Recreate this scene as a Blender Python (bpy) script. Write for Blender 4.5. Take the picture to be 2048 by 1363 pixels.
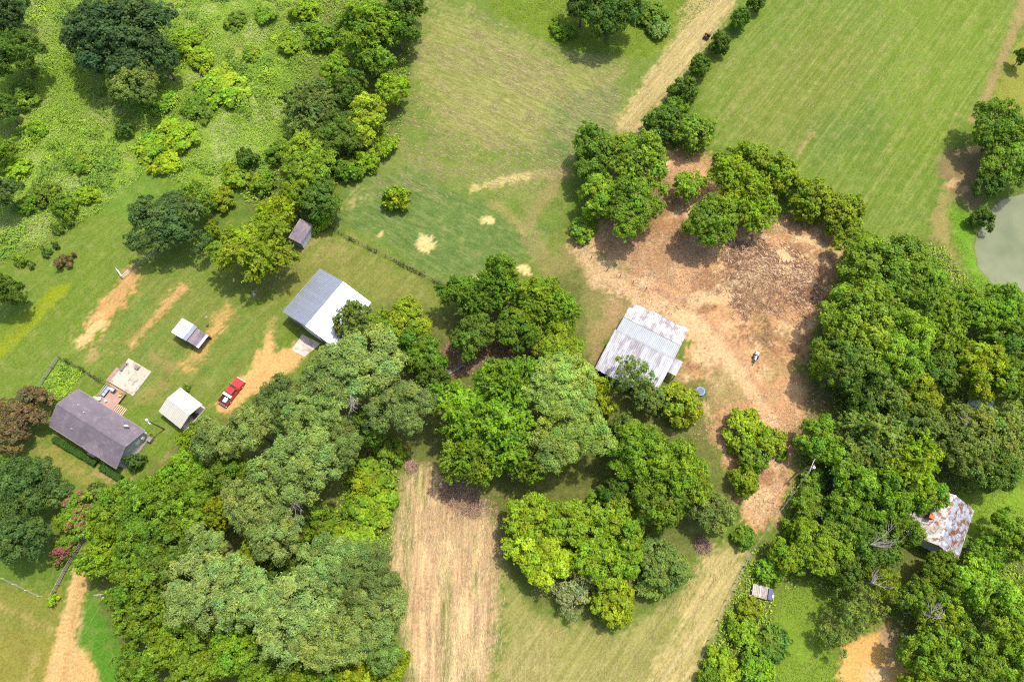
import bpy, bmesh, math, random
import numpy as np
from mathutils import Vector, Matrix

for o in list(bpy.data.objects):
    bpy.data.objects.remove(o, do_unlink=True)
scene = bpy.context.scene
COL = scene.collection
R = math.radians

# ------------------------------------------------------------------ camera
FPX, CAM_H, TILT = 1400.0, 120.0, R(20.5)      # focal length in px of a 2048 px frame, height in m, tilt from nadir
cam_data = bpy.data.cameras.new('camera')
cam_data.sensor_width = 36.0
cam_data.lens = 36.0 * FPX / 2048.0
cam_data.clip_start, cam_data.clip_end = 1.0, 6000.0
cam = bpy.data.objects.new('camera', cam_data)
cam.location = (0, 0, CAM_H)
cam.rotation_euler = (TILT, 0, 0)
COL.objects.link(cam)
scene.camera = cam

# ------------------------------------------------------------------ sky, sun, exposure
SUN_EL, SUN_AZ = R(69), R(48)                  # azimuth clockwise from +Y (up in the picture)
world = bpy.data.worlds.new('World')
scene.world = world
world.use_nodes = True
wn = world.node_tree.nodes
wn.clear()
w_out = wn.new('ShaderNodeOutputWorld')
w_bg = wn.new('ShaderNodeBackground')
w_sky = wn.new('ShaderNodeTexSky')
w_sky.sky_type = 'NISHITA'
w_sky.sun_disc = False
w_sky.sun_elevation = SUN_EL
w_sky.sun_rotation = SUN_AZ
w_sky.air_density, w_sky.dust_density, w_sky.ozone_density = 1.0, 3.0, 0.8
w_bg.inputs['Strength'].default_value = 0.15
world.node_tree.links.new(w_sky.outputs[0], w_bg.inputs['Color'])
world.node_tree.links.new(w_bg.outputs[0], w_out.inputs['Surface'])
sun_data = bpy.data.lights.new('sun', 'SUN')
sun_data.energy = 2.6
sun_data.angle = R(1.2)
sun_data.color = (1.0, 0.945, 0.84)
sun = bpy.data.objects.new('sun', sun_data)
sun_dir = Vector((math.sin(SUN_AZ) * math.cos(SUN_EL), math.cos(SUN_AZ) * math.cos(SUN_EL), math.sin(SUN_EL)))
sun.rotation_euler = sun_dir.to_track_quat('Z', 'Y').to_euler()
sun.location = sun_dir * 300
COL.objects.link(sun)
vs = scene.view_settings
vs.view_transform = 'Standard'
vs.look = 'None'
vs.exposure = 0.98
vs.gamma = 1.0
vs.use_curve_mapping = False
scene.render.engine = 'CYCLES'
cy = scene.cycles
cy.max_bounces, cy.diffuse_bounces, cy.glossy_bounces, cy.transmission_bounces = 7, 4, 2, 4
cy.transparent_max_bounces = 4
cy.caustics_reflective = cy.caustics_refractive = False
cy.use_denoising = False
cy.pixel_filter_type = 'BLACKMAN_HARRIS'
cy.filter_width = 1.15

# ------------------------------------------------------------------ geometry helpers
CT, ST = math.cos(TILT), math.sin(TILT)

def P(px, py, z=0.0):
    """World point at height z that stands where the photograph's pixel looks."""
    u, v = (px - 1024.0) / FPX, (681.5 - py) / FPX
    k = (CAM_H - z) / (CT - v * ST)
    return Vector((k * u, k * (v * CT + ST), z))

def px_size(px, py, z=0.0):
    """Metres per photograph pixel at that point."""
    v = (681.5 - py) / FPX
    return (CAM_H - z) / (CT - v * ST) / FPX

def poly(*pts):
    return np.array([P(a, b)[:2] for a, b in pts])

_rs = np.random.RandomState(5)
_TAB = _rs.rand(256, 256)

def vnoise(x, y):
    xi, yi = np.floor(x).astype(int), np.floor(y).astype(int)
    fx, fy = x - xi, y - yi
    fx, fy = fx * fx * (3 - 2 * fx), fy * fy * (3 - 2 * fy)
    a, b = xi & 255, yi & 255
    a1, b1 = (xi + 1) & 255, (yi + 1) & 255
    return (_TAB[a, b] * (1 - fx) + _TAB[a1, b] * fx) * (1 - fy) + (_TAB[a, b1] * (1 - fx) + _TAB[a1, b1] * fx) * fy

def fbm(x, y, s, octv=4, ox=0.0):
    t, amp, tot = 0, 1.0, 0
    x, y = x / s + ox + 131.7, y / s + ox * 1.7 + 77.3
    for _ in range(octv):
        t = t + amp * vnoise(x, y)
        tot += amp
        amp *= 0.55
        x, y = x * 2.03 + 13.1, y * 2.03 + 7.7
    return t / tot

def sdf(pg, x, y):
    """Signed distance to a polygon, positive inside."""
    n = len(pg)
    d2 = np.full(x.shape, 1e12)
    ins = np.zeros(x.shape, bool)
    for i in range(n):
        ax, ay = pg[i]
        bx, by = pg[(i + 1) % n]
        ex, ey = bx - ax, by - ay
        t = np.clip(((x - ax) * ex + (y - ay) * ey) / (ex * ex + ey * ey + 1e-9), 0, 1)
        d2 = np.minimum(d2, (x - ax - t * ex) ** 2 + (y - ay - t * ey) ** 2)
        if abs(ey) > 1e-9:
            c = ((ay > y) != (by > y)) & (x < (y - ay) / ey * ex + ax)
            ins ^= c
    d = np.sqrt(d2)
    return np.where(ins, d, -d)

def sstep(a, b, x):
    t = np.clip((x - a) / (b - a), 0, 1)
    return t * t * (3 - 2 * t)

def np_mesh(name, verts, faces, cols=None, attr='tint', smooth=False):
    """verts (n,3), faces (m,k) with one k for all, cols (n,3) per vertex."""
    verts = np.asarray(verts, np.float32)
    faces = np.asarray(faces, np.int32)
    me = bpy.data.meshes.new(name)
    m, k = faces.shape
    me.vertices.add(len(verts))
    me.vertices.foreach_set('co', verts.ravel())
    me.loops.add(m * k)
    me.loops.foreach_set('vertex_index', faces.ravel())
    me.polygons.add(m)
    me.polygons.foreach_set('loop_start', np.arange(0, m * k, k, dtype=np.int32))
    if smooth:
        me.polygons.foreach_set('use_smooth', np.ones(m, bool))
    me.update(calc_edges=True)
    if cols is not None:
        a = me.attributes.new(attr, 'FLOAT_COLOR', 'POINT')
        c4 = np.ones((len(verts), 4), np.float32)
        c4[:, :cols.shape[1]] = cols
        a.data.foreach_set('color', c4.ravel())
    return me

def tag(o, label=None, cat=None, group=None, kind=None):
    if label: o['label'] = label
    if cat: o['category'] = cat
    if group: o['group'] = group
    if kind: o['kind'] = kind
    return o

def link(name, me, parent=None, mat=None):
    o = bpy.data.objects.new(name, me)
    COL.objects.link(o)
    if parent is not None:
        o.parent = parent
    if mat is not None and me is not None and len(me.materials) == 0:
        me.materials.append(mat)
    return o

def thing(name, label, cat, loc=(0, 0, 0), rz=0.0, group=None):
    o = bpy.data.objects.new(name, None)
    o.empty_display_size = 0.3
    o.location = loc
    o.rotation_euler = (0, 0, rz)
    COL.objects.link(o)
    return tag(o, label, cat, group)

def obj(name, bm, mat, parent=None, smooth=False, bevel=0.0):
    if bevel > 0:
        bmesh.ops.bevel(bm, geom=list(bm.edges), offset=bevel, segments=2, affect='EDGES', profile=0.6)
    bmesh.ops.recalc_face_normals(bm, faces=list(bm.faces))
    me = bpy.data.meshes.new(name)
    bm.to_mesh(me)
    bm.free()
    if smooth:
        me.polygons.foreach_set('use_smooth', np.ones(len(me.polygons), bool))
    me.materials.append(mat)
    return link(name, me, parent)

def NB():
    return bmesh.new()

def box(bm, x0, x1, y0, y1, z0, z1, M=None):
    co = [(x0, y0, z0), (x1, y0, z0), (x1, y1, z0), (x0, y1, z0), (x0, y0, z1), (x1, y0, z1), (x1, y1, z1), (x0, y1, z1)]
    v = [bm.verts.new(M @ Vector(c) if M else c) for c in co]
    for f in ((3, 2, 1, 0), (4, 5, 6, 7), (0, 1, 5, 4), (1, 2, 6, 5), (2, 3, 7, 6), (3, 0, 4, 7)):
        bm.faces.new([v[i] for i in f])
    return bm

def B(x0, x1, y0, y1, z0, z1):
    return box(NB(), x0, x1, y0, y1, z0, z1)

def cyl(bm, p0, p1, r0, r1=None, n=8, cap=True):
    r1 = r0 if r1 is None else r1
    p0, p1 = Vector(p0), Vector(p1)
    d = (p1 - p0)
    if d.length < 1e-6:
        return bm
    d.normalize()
    a = d.orthogonal().normalized()
    b = d.cross(a)
    A, C = [], []
    for i in range(n):
        t = 2 * math.pi * i / n
        e = a * math.cos(t) + b * math.sin(t)
        A.append(bm.verts.new(p0 + e * r0))
        C.append(bm.verts.new(p1 + e * r1))
    for i in range(n):
        j = (i + 1) % n
        bm.faces.new((A[i], A[j], C[j], C[i]))
    if cap:
        bm.faces.new(A[::-1])
        bm.faces.new(C)
    return bm

def prism(bm, pts, z0, z1):
    a = [bm.verts.new((x, y, z0)) for x, y in pts]
    b = [bm.verts.new((x, y, z1)) for x, y in pts]
    n = len(pts)
    bm.faces.new(a[::-1])
    bm.faces.new(b)
    for i in range(n):
        j = (i + 1) % n
        bm.faces.new((a[i], a[j], b[j], b[i]))
    return bm

def slab3(bm, q, t):
    """A quad plate through four 3-D points, t thick downwards along its normal."""
    q = [Vector(p) for p in q]
    nrm = (q[1] - q[0]).cross(q[3] - q[0]).normalized()
    if nrm.z < 0:
        nrm = -nrm
    lo = [p - nrm * t for p in q]
    a = [bm.verts.new(p) for p in q]
    b = [bm.verts.new(p) for p in lo]
    bm.faces.new(a)
    bm.faces.new(b[::-1])
    for i in range(4):
        j = (i + 1) % 4
        bm.faces.new((a[i], b[i], b[j], a[j]))
    return bm

# ------------------------------------------------------------------ materials
def mat_new(name):
    m = bpy.data.materials.new(name)
    m.use_nodes = True
    nt = m.node_tree
    nt.nodes.clear()
    out = nt.nodes.new('ShaderNodeOutputMaterial')
    return m, nt, out

def N(nt, t, **kw):
    n = nt.nodes.new(t)
    for k, v in kw.items():
        if k.startswith('i_'):
            n.inputs[k[2:].replace('_', ' ')].default_value = v
        else:
            setattr(n, k, v)
    return n

def L(nt, a, b):
    nt.links.new(a, b)

def noise(nt, vec, scale, detail=3.0, rough=0.55):
    n = N(nt, 'ShaderNodeTexNoise')
    n.inputs['Scale'].default_value = scale
    n.inputs['Detail'].default_value = detail
    n.inputs['Roughness'].default_value = rough
    L(nt, vec, n.inputs['Vector'])
    return n.outputs['Fac']

def mapr(nt, val, a, b, c=0.0, d=1.0):
    n = N(nt, 'ShaderNodeMapRange')
    n.inputs[1].default_value, n.inputs[2].default_value, n.inputs[3].default_value, n.inputs[4].default_value = a, b, c, d
    L(nt, val, n.inputs[0])
    return n.outputs[0]

def mixc(nt, fac, a, b, mode='MIX'):
    n = N(nt, 'ShaderNodeMix', data_type='RGBA', blend_type=mode)
    for s, v in ((n.inputs[0], fac), (n.inputs[6], a), (n.inputs[7], b)):
        if isinstance(v, (int, float)):
            s.default_value = v
        elif isinstance(v, tuple):
            s.default_value = (*v, 1.0) if len(v) == 3 else v
        else:
            L(nt, v, s)
    return n.outputs[2]

def math_n(nt, op, a, b=0.0):
    n = N(nt, 'ShaderNodeMath', operation=op)
    for s, v in ((n.inputs[0], a), (n.inputs[1], b)):
        if isinstance(v, (int, float)):
            s.default_value = v
        else:
            L(nt, v, s)
    return n.outputs[0]

def simple(name, col, rough=0.7, var=0.18, scale=3.0, metal=0.0, col2=None, amt2=0.0, scale2=0.8, bump=0.0, spec=0.3):
    """A base colour broken up by two noises, plus optional stains of a second colour."""
    m, nt, out = mat_new(name)
    b = N(nt, 'ShaderNodeBsdfPrincipled')
    b.inputs['Roughness'].default_value = rough
    b.inputs['Metallic'].default_value = metal
    b.inputs['Specular IOR Level'].default_value = spec
    tc = N(nt, 'ShaderNodeTexCoord').outputs['Object']
    oi = N(nt, 'ShaderNodeObjectInfo').outputs['Random']
    f = noise(nt, tc, scale, 5.0)
    v = mapr(nt, f, 0.25, 0.75, 1 - var, 1 + var)
    v = math_n(nt, 'MULTIPLY', v, mapr(nt, oi, 0, 1, 1 - var * 0.5, 1 + var * 0.5))
    c = mixc(nt, 1.0, col, v, 'MULTIPLY')
    if col2 is not None:
        g = noise(nt, tc, scale2, 6.0, 0.62)
        lo = 0.62 - amt2 * 0.35
        c = mixc(nt, mapr(nt, g, lo, lo + 0.12), c, col2)
    L(nt, c, b.inputs['Base Color'])
    if bump > 0:
        bp = N(nt, 'ShaderNodeBump')
        bp.inputs['Strength'].default_value = bump
        bp.inputs['Distance'].default_value = 0.02
        L(nt, noise(nt, tc, scale * 6, 4.0), bp.inputs['Height'])
        L(nt, bp.outputs[0], b.inputs['Normal'])
    L(nt, b.outputs[0], out.inputs['Surface'])
    return m
# ------------------------------------------------------------------ ground: one sheet to the horizon
STRAW, GREEN, LIME = (0.40, 0.31, 0.15), (0.115, 0.19, 0.028), (0.19, 0.27, 0.02)
def axis(lo, hi, step):
    core = np.arange(lo, hi + 1e-6, step)
    ext, s, p = [], step * 2, 0.0
    while p < 2600:
        p += s
        s *= 1.45
        ext.append(p)
    ext = np.array(ext)
    return np.concatenate([lo - ext[::-1], core, hi + ext])

gx, gy = axis(-126, 126, 0.46), axis(-24, 140, 0.46)
GX, GY = np.meshgrid(gx, gy)
X, Y = GX.ravel(), GY.ravel()
NV = len(X)
n_big, n_mid, n_sm = fbm(X, Y, 22, 3), fbm(X, Y, 6, 4, 3.1), fbm(X, Y, 1.6, 4, 9.2)
wob = (fbm(X, Y, 5, 4, 21.0) - 0.5) * 2          # edge wobble
wob2 = (fbm(X, Y, 1.3, 3, 41.0) - 0.5) * 2
wob3 = (_rs.rand(NV) - 0.5) * 2
colr = np.zeros((NV, 3))
mask = np.zeros((NV, 4))                         # straw rows at -29 deg, at 52 deg, at 90 deg, litter/mulch

def lerp(w, c):
    global colr
    colr = colr * (1 - w[:, None]) + np.asarray(c)[None, :] * w[:, None]

colr[:] = GREEN
lerp(sstep(0.35, 0.7, n_big) * 0.7, (0.16, 0.20, 0.035))
lerp(sstep(0.5, 0.75, n_mid) * 0.5, (0.085, 0.165, 0.024))

def region(pts, c, edge=1.5, wob_amt=1.5, amt=1.0, m=None, mamt=1.0, keep=False):
    """Lay a cover of colour c over a piece of ground, with an uneven soft edge; m picks straw row masks."""
    pg = poly(*pts)
    x0, y0 = pg.min(0) - 8
    x1, y1 = pg.max(0) + 8
    s = np.where((X > x0) & (X < x1) & (Y > y0) & (Y < y1))[0]
    if not len(s):
        return
    d = sdf(pg, X[s], Y[s]) + (wob[s] * 0.75 + wob2[s] * 0.9 + wob3[s] * 0.6) * wob_amt
    w = sstep(-edge * 0.6, edge * 0.6, d) * amt
    full = np.zeros(NV)
    full[s] = w
    if c is not None:
        lerp(full, c)
    if not keep:
        mask[s] *= (1 - w)[:, None]
    if m is not None:
        for k in m:
            mask[s, k] = np.maximum(mask[s, k], w * mamt)
    return full

def line(a, b, wpx, c, amt=1.0, edge=0.8, wob_amt=0.7, **kw):
    ax, ay = a; bx, by = b
    dx, dy = bx - ax, by - ay
    l = math.hypot(dx, dy); nx, ny = -dy / l * wpx / 2, dx / l * wpx / 2
    return region([(ax + nx, ay + ny), (bx + nx, by + ny), (bx - nx, by - ny), (ax - nx, ay - ny)], c, edge, wob_amt, amt, keep=True, **kw)

# overgrown field, upper left
region([(-300, -200), (640, -200), (640, 120), (560, 330), (420, 390), (300, 340), (190, 430), (110, 480), (-300, 620)], (0.19, 0.31, 0.035), 2, 2)
FIELD = sstep(-1, 1, sdf(poly((-300, -200), (640, -200), (640, 120), (560, 330), (420, 390), (300, 340), (190, 430), (110, 480), (-300, 620)), X, Y))
lerp(FIELD * sstep(0.55, 0.72, n_mid) * 0.6, (0.26, 0.27, 0.10))
lerp(FIELD * sstep(0.58, 0.72, fbm(X, Y, 9, 3, 5.5)) * 0.6, (0.14, 0.26, 0.025))
lerp(FIELD * sstep(0.56, 0.68, fbm(X, Y, 7, 4, 33.5)) * 0.7, (0.36, 0.40, 0.20))
region([(165, 425), (290, 345), (340, 400), (270, 520), (180, 470)], (0.13, 0.23, 0.035), 1.5, 1)
# mown hay field in the middle
hay = [(845, -120), (955, -120), (985, 25), (1110, 95), (1290, 120), (1330, 90), (1420, -120), (1490, -120), (1250, 270), (1150, 330), (1140, 420), (1060, 520), (930, 560), (870, 560), (700, 470), (660, 420), (690, 370), (780, 300), (800, 200), (815, 90)]
region(hay, (0.140, 0.205, 0.042), 1.2, 0.8)
for pts, a in (([(880, 0), (960, 40), (1120, 110), (1250, 130), (1230, 240), (1150, 290), (1000, 300), (880, 250), (820, 150)], 0.62),
               ([(900, 190), (1100, 130), (1130, 240), (1010, 300), (890, 280)], 0.3),
               ([(800, 170), (840, 90), (880, 20), (860, 0), (815, 90), (790, 250)], 0.5),
               ([(730, 370), (820, 290), (960, 320), (1120, 330), (1060, 420), (900, 380)], 0.35)):
    region(pts, (0.31, 0.28, 0.12), 3.5, 4, a * 0.7, m=(0,), mamt=min(1, a * 1.3), keep=True)
region([(690, 380), (830, 330), (1010, 430), (1100, 470), (1020, 560), (880, 560), (670, 440)], (0.085, 0.165, 0.045), 3, 3, 0.75, m=(0,), mamt=0.28, keep=True)
region([(1100, 200), (1250, 170), (1200, 280), (1130, 330), (1080, 310)], (0.10, 0.175, 0.06), 3, 2.5, 0.6, keep=True)
line((940, 378), (1060, 350), 14, (0.60, 0.48, 0.26), 0.8)
line((1060, 350), (1140, 345), 16, (0.36, 0.30, 0.16), 0.6)
line((1130, 330), (1040, 470), 26, (0.30, 0.23, 0.13), 0.55)
line((985, 400), (1060, 470), 20, (0.33, 0.27, 0.13), 0.55)
line((1060, 470), (1110, 560), 40, (0.28, 0.23, 0.12), 0.6)
for p in ((850, 488, 20, 16), (1048, 541, 13, 11), (760, 466, 4, 3), (690, 505, 9, 6), (975, 440, 9, 4), (955, 560, 16, 9)):
    x, y, a, b = p
    region([(x - a, y), (x - a * .5, y - b), (x + a * .6, y - b), (x + a, y + b * .2), (x + a * .3, y + b), (x - a * .6, y + b * .8)], (0.74, 0.58, 0.34), 0.6, 0.8, 0.85, keep=True)
for k in range(5):
    line((672 + k * 9, 425 - k * 3), (715 + k * 12, 372 + k * 3), 3, (0.45, 0.37, 0.20), 0.5, 0.4, 0.5)
# green meadow strip top middle
region([(940, -120), (1500, -120), (1330, 95), (1290, 115), (1110, 90), (985, 22)], (0.15, 0.225, 0.022), 1.5, 1.5)
# straw track beside the hedge row
region([(1395, -60), (1500, -60), (1465, 20), (1400, 105), (1300, 230), (1290, 270), (1225, 265), (1270, 190), (1350, 80)], (0.42, 0.33, 0.17), 1.6, 1.2, 0.9, m=(1,), mamt=1.0)
# big green meadow upper right
region([(1530, -150), (2110, -150), (2035, 30), (1960, 190), (1880, 330), (1850, 470), (1740, 500), (1560, 330), (1430, 290), (1395, 200), (1470, 80)], (0.130, 0.205, 0.028), 1.5, 1.0, 1, m=(1,), mamt=0.24)
region([(1440, 150), (1650, 40), (1760, 100), (1640, 290), (1480, 300)], (0.165, 0.20, 0.036), 6, 5, 0.6, keep=True)
region([(1780, -60), (2040, -60), (1960, 180), (1880, 330), (1790, 300)], (0.155, 0.235, 0.022), 6, 5, 0.6, keep=True)
region([(1600, 250), (1750, 210), (1760, 290), (1640, 320)], (0.10, 0.175, 0.04), 4, 4, 0.5, keep=True)
line((1590, 315), (1625, 262), 6, (0.36, 0.27, 0.15), 0.8)
line((1905, 238), (1912, 226), 6, (0.36, 0.27, 0.15), 0.7)
# tan bank path to the pond
region([(2090, -30), (2030, 80), (1985, 190), (1950, 245), (1935, 240), (1975, 170), (2010, 80), (2050, -30)], (0.30, 0.235, 0.12), 1.0, 0.7)
region([(2110, 0), (2140, 220), (1970, 240), (1990, 190), (2030, 90)], (0.24, 0.25, 0.05), 1.2, 1)
region([(1900, 350), (1870, 420), (1860, 480), (1925, 570), (1945, 580), (1900, 480), (1895, 410), (1935, 330)], (0.30, 0.25, 0.11), 1.2, 1.2, 0.9)
region([(1895, 300), (1960, 290), (1990, 360), (1950, 420), (1900, 380), (1870, 330)], (0.24, 0.17, 0.11), 1.5, 1.2, 0.9)
for x, y, a, b in ((1905, 366, 15, 10), (1930, 378, 8, 7), (1950, 300, 16, 8)):
    region([(x - a, y), (x, y - b), (x + a, y - b * .6), (x + a * .7, y + b * .6), (x - a * .4, y + b)], (0.50, 0.33, 0.22), 0.5, 0.4, keep=True)
region([(1900, 420), (1940, 430), (1960, 500), (1980, 560), (2010, 580), (1960, 600), (1925, 540)], (0.14, 0.29, 0.02), 1.0, 0.8)
POND = poly((2300, 330), (2060, 385), (2010, 400), (1985, 420), (1968, 455), (1955, 490), (1963, 530), (1990, 562), (2060, 585), (2300, 640))
pond_d = sdf(POND, X, Y)
lerp(sstep(-1.2, 0.4, pond_d + wob2 * .4), (0.20, 0.16, 0.10))
# reddish cleared ground with mulch
brown = [(1145, 480), (1185, 470), (1300, 330), (1310, 290), (1420, 320), (1480, 440), (1640, 450), (1690, 490), (1700, 575), (1640, 640), (1600, 740), (1665, 790), (1650, 850), (1585, 880), (1600, 930), (1570, 1000), (1540, 1060), (1490, 1060), (1470, 1000), (1440, 900), (1390, 880), (1350, 760), (1390, 680), (1250, 600), (1180, 560)]
region(brown, (0.56, 0.315, 0.205), 1.6, 2.6, 1, m=(3,), mamt=1.0)
BROWN = sstep(-0.5, 1.5, sdf(poly(*brown), X, Y))
lerp(BROWN * sstep(0.5, 0.62, n_mid) * 0.85, (0.30, 0.145, 0.09))
lerp(BROWN * sstep(0.52, 0.66, fbm(X, Y, 3, 4, 17.0)) * 0.8, (0.72, 0.49, 0.35))
lerp(BROWN * sstep(0.6, 0.72, fbm(X, Y, 5, 3, 27.0)) * 0.35, (0.19, 0.18, 0.06))
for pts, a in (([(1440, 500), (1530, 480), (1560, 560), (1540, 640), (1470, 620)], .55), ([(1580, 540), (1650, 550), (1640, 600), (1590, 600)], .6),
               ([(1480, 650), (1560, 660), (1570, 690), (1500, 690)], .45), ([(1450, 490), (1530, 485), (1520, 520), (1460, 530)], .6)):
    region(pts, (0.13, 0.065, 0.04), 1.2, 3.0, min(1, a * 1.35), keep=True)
region([(1450, 580), (1500, 520), (1560, 500), (1640, 520), (1600, 560), (1520, 560)], (0.80, 0.62, 0.45), 1.8, 2.5, 0.6, keep=True)
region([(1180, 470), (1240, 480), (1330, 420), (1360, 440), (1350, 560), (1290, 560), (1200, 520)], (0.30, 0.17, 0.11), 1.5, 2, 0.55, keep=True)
region([(1410, 740), (1470, 740), (1500, 800), (1420, 830), (1390, 800)], (0.20, 0.20, 0.08), 1.5, 2, 0.6, keep=True)
# worn ground round the barn
region([(1110, 480), (1190, 500), (1300, 600), (1230, 650), (1190, 760), (1160, 760), (1170, 640), (1110, 560)], (0.22, 0.20, 0.085), 2, 2.5, 0.9, m=(3,), mamt=0.5)
region([(1170, 640), (1235, 650), (1190, 750), (1150, 760)], (0.34, 0.25, 0.14), 1.2, 1.5, 0.7, m=(3,), mamt=0.6, keep=True)
region([(1205, 610), (1240, 590), (1260, 620), (1230, 650), (1205, 640)], (0.38, 0.25, 0.17), 1.0, 1.2, 0.8, keep=True)
region([(1150, 490), (1290, 585), (1390, 640), (1440, 690), (1480, 720), (1460, 740), (1380, 680), (1280, 610), (1180, 560)], (0.66, 0.43, 0.31), 1.5, 1.5, 0.8, keep=True)
for a, b in (((1300, 590), (1400, 650)), ((1400, 650), (1450, 700)), ((1450, 700), (1510, 790)), ((1510, 790), (1560, 860)), ((1560, 860), (1560, 960)), ((1560, 960), (1510, 1040))):
    line(a, b, 26, (0.72, 0.47, 0.34), 0.7, 0.8, 1.0)
    line((a[0] + 9, a[1] - 14), (b[0] + 9, b[1] - 14), 7, (0.40, 0.21, 0.16), 0.6, 0.6, 0.8)
# lower straw strip and stubble
strip = [(805, 935), (860, 925), (960, 985), (1010, 1050), (1005, 1150), (1000, 1290), (960, 1420), (815, 1420), (790, 1200), (775, 1130), (790, 1030)]
region(strip, (0.50, 0.325, 0.235), 2.4, 2.4, 1, m=(2, 3), mamt=0.8)
STRIP = sstep(-0.5, 1.5, sdf(poly(*strip), X, Y))
lerp(STRIP * sstep(0.48, 0.60, fbm(X * 2.2, Y * 0.5, 5, 4, 61.0)) * 0.9, (0.20, 0.225, 0.075))
lerp(STRIP * sstep(0.52, 0.66, fbm(X * 3.0, Y * 0.6, 4, 4, 71.0)) * 0.7, (0.78, 0.57, 0.38))
region([(870, 960), (960, 970), (1000, 1030), (920, 1030)], (0.21, 0.14, 0.12), 1.5, 2, 0.7, m=(3,), keep=True)
region([(1000, 1120), (1080, 1220), (1220, 1260), (1380, 1180), (1420, 1090), (1500, 1085), (1490, 1140), (1380, 1420), (960, 1420), (1000, 1290)], (0.25, 0.25, 0.085), 1.8, 1.8, 1, m=(1,), mamt=0.35)
region([(1390, 1090), (1500, 1090), (1460, 1180), (1370, 1380), (1290, 1380), (1370, 1240)], (0.48, 0.38, 0.20), 2.5, 2, 0.75, m=(1,), mamt=0.9, keep=True)
region([(1020, 1270), (1100, 1260), (1150, 1420), (1000, 1420)], (0.30, 0.25, 0.12), 3, 3, 0.5, m=(2,), mamt=0.5, keep=True)
# lawns, lower right
region([(1560, 1180), (1640, 1160), (1660, 1280), (1690, 1420), (1560, 1420), (1530, 1260)], (0.17, 0.27, 0.03), 1.5, 1.5)
region([(1690, 1290), (1740, 1260), (1780, 1240), (1830, 1300), (1820, 1420), (1670, 1420)], (0.68, 0.40, 0.17), 1.0, 1.0)
region([(1745, 1255), (1800, 1240), (1830, 1310), (1790, 1330)], (0.30, 0.23, 0.20), 1.0, 1.2, 0.8, keep=True)
region([(1730, 1330), (1790, 1320), (1770, 1370), (1725, 1370)], (0.58, 0.47, 0.36), 0.8, 1.2, 0.6, keep=True)
region([(1930, 1000), (2200, 930), (2200, 1080), (1960, 1080), (1930, 1060)], (0.18, 0.30, 0.026), 1.5, 1.5)
# yard lawn on the left with dry mown stripes
region([(-200, 560), (120, 470), (190, 430), (300, 430), (460, 480), (600, 480), (700, 470), (900, 590), (880, 680), (700, 690), (560, 760), (430, 840), (340, 920), (300, 960), (180, 1000), (-200, 1100)], (0.13, 0.205, 0.026), 2, 1.5, 1, m=(1,), mamt=0.14)
region([(440, 540), (600, 490), (720, 480), (890, 590), (870, 650), (730, 600), (600, 620)], (0.19, 0.20, 0.055), 3, 3, 0.8, keep=True)
region([(270, 520), (430, 560), (560, 640), (540, 700), (420, 800), (300, 820), (210, 760), (170, 700)], (0.17, 0.20, 0.05), 5, 4, 0.6, keep=True)
line((275, 545), (165, 685), 36, (0.52, 0.29, 0.14), 0.95, 1.1, 1.4, m=(1,), mamt=0.4)
line((210, 640), (152, 692), 28, (0.66, 0.46, 0.27), 0.8, 1.0, 1.0, m=(1,), mamt=0.5)
line((370, 570), (255, 690), 20, (0.52, 0.30, 0.15), 0.95, 1.0, 1.0, m=(1,), mamt=0.4)
line((460, 615), (375, 735), 26, (0.54, 0.33, 0.14), 0.9, 1.4, 1.3, m=(1,), mamt=0.4)
line((300, 710), (350, 740), 18, (0.33, 0.22, 0.12), 0.55, 1.0, 1.0)
line((175, 720), (195, 700), 16, (0.42, 0.29, 0.15), 0.7, 0.8, 0.8)
line((330, 760), (285, 800), 16, (0.36, 0.24, 0.12), 0.45, 1.0, 1.0)
line((420, 620), (480, 640), 20, (0.27, 0.22, 0.085), 0.4, 1.5, 1.0)
for a, b in (((330, 650), (270, 720)), ((310, 620), (240, 700)), ((420, 700), (500, 640)), ((440, 740), (520, 670)), ((350, 700), (430, 750)), ((300, 590), (220, 680))):
    line(a, b, 12, (0.09, 0.20, 0.03), 0.6, 1.0, 0.8)
region([(640, 480), (700, 480), (690, 520), (630, 520)], (0.30, 0.25, 0.11), 2, 2, 0.6, keep=True)
line((590, 500), (650, 470), 14, (0.38, 0.28, 0.14), 0.6)
# mown lime strip and left lawn
region([(-60, 770), (-60, 690), (60, 610), (105, 570), (142, 565), (138, 585), (80, 640), (20, 700)], (0.23, 0.285, 0.012), 0.8, 0.5)
region([(-200, 560), (40, 560), (100, 590), (0, 700), (-200, 800)], (0.11, 0.20, 0.03), 3, 2, 0.6, keep=True)
# orange drive by the truck and workshop
region([(522, 690), (538, 668), (552, 700), (595, 692), (618, 706), (588, 738), (520, 780), (490, 800), (455, 835), (425, 815), (470, 770), (510, 725)], (0.66, 0.40, 0.20), 0.9, 0.9, 0.95, m=(3,), mamt=0.35)
line((545, 640), (527, 690), 12, (0.50, 0.34, 0.17), 0.45)
region([(335, 905), (362, 890), (370, 930), (310, 960), (320, 920)], (0.46, 0.32, 0.185), 0.7, 0.7)
region([(185, 935), (230, 960), (265, 955), (260, 975), (180, 950)], (0.42, 0.30, 0.17), 0.7, 0.5)
region([(75, 880), (180, 930), (210, 990), (180, 990), (90, 930), (60, 900)], (0.27, 0.215, 0.075), 2.0, 2, 0.7, keep=True)
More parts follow.
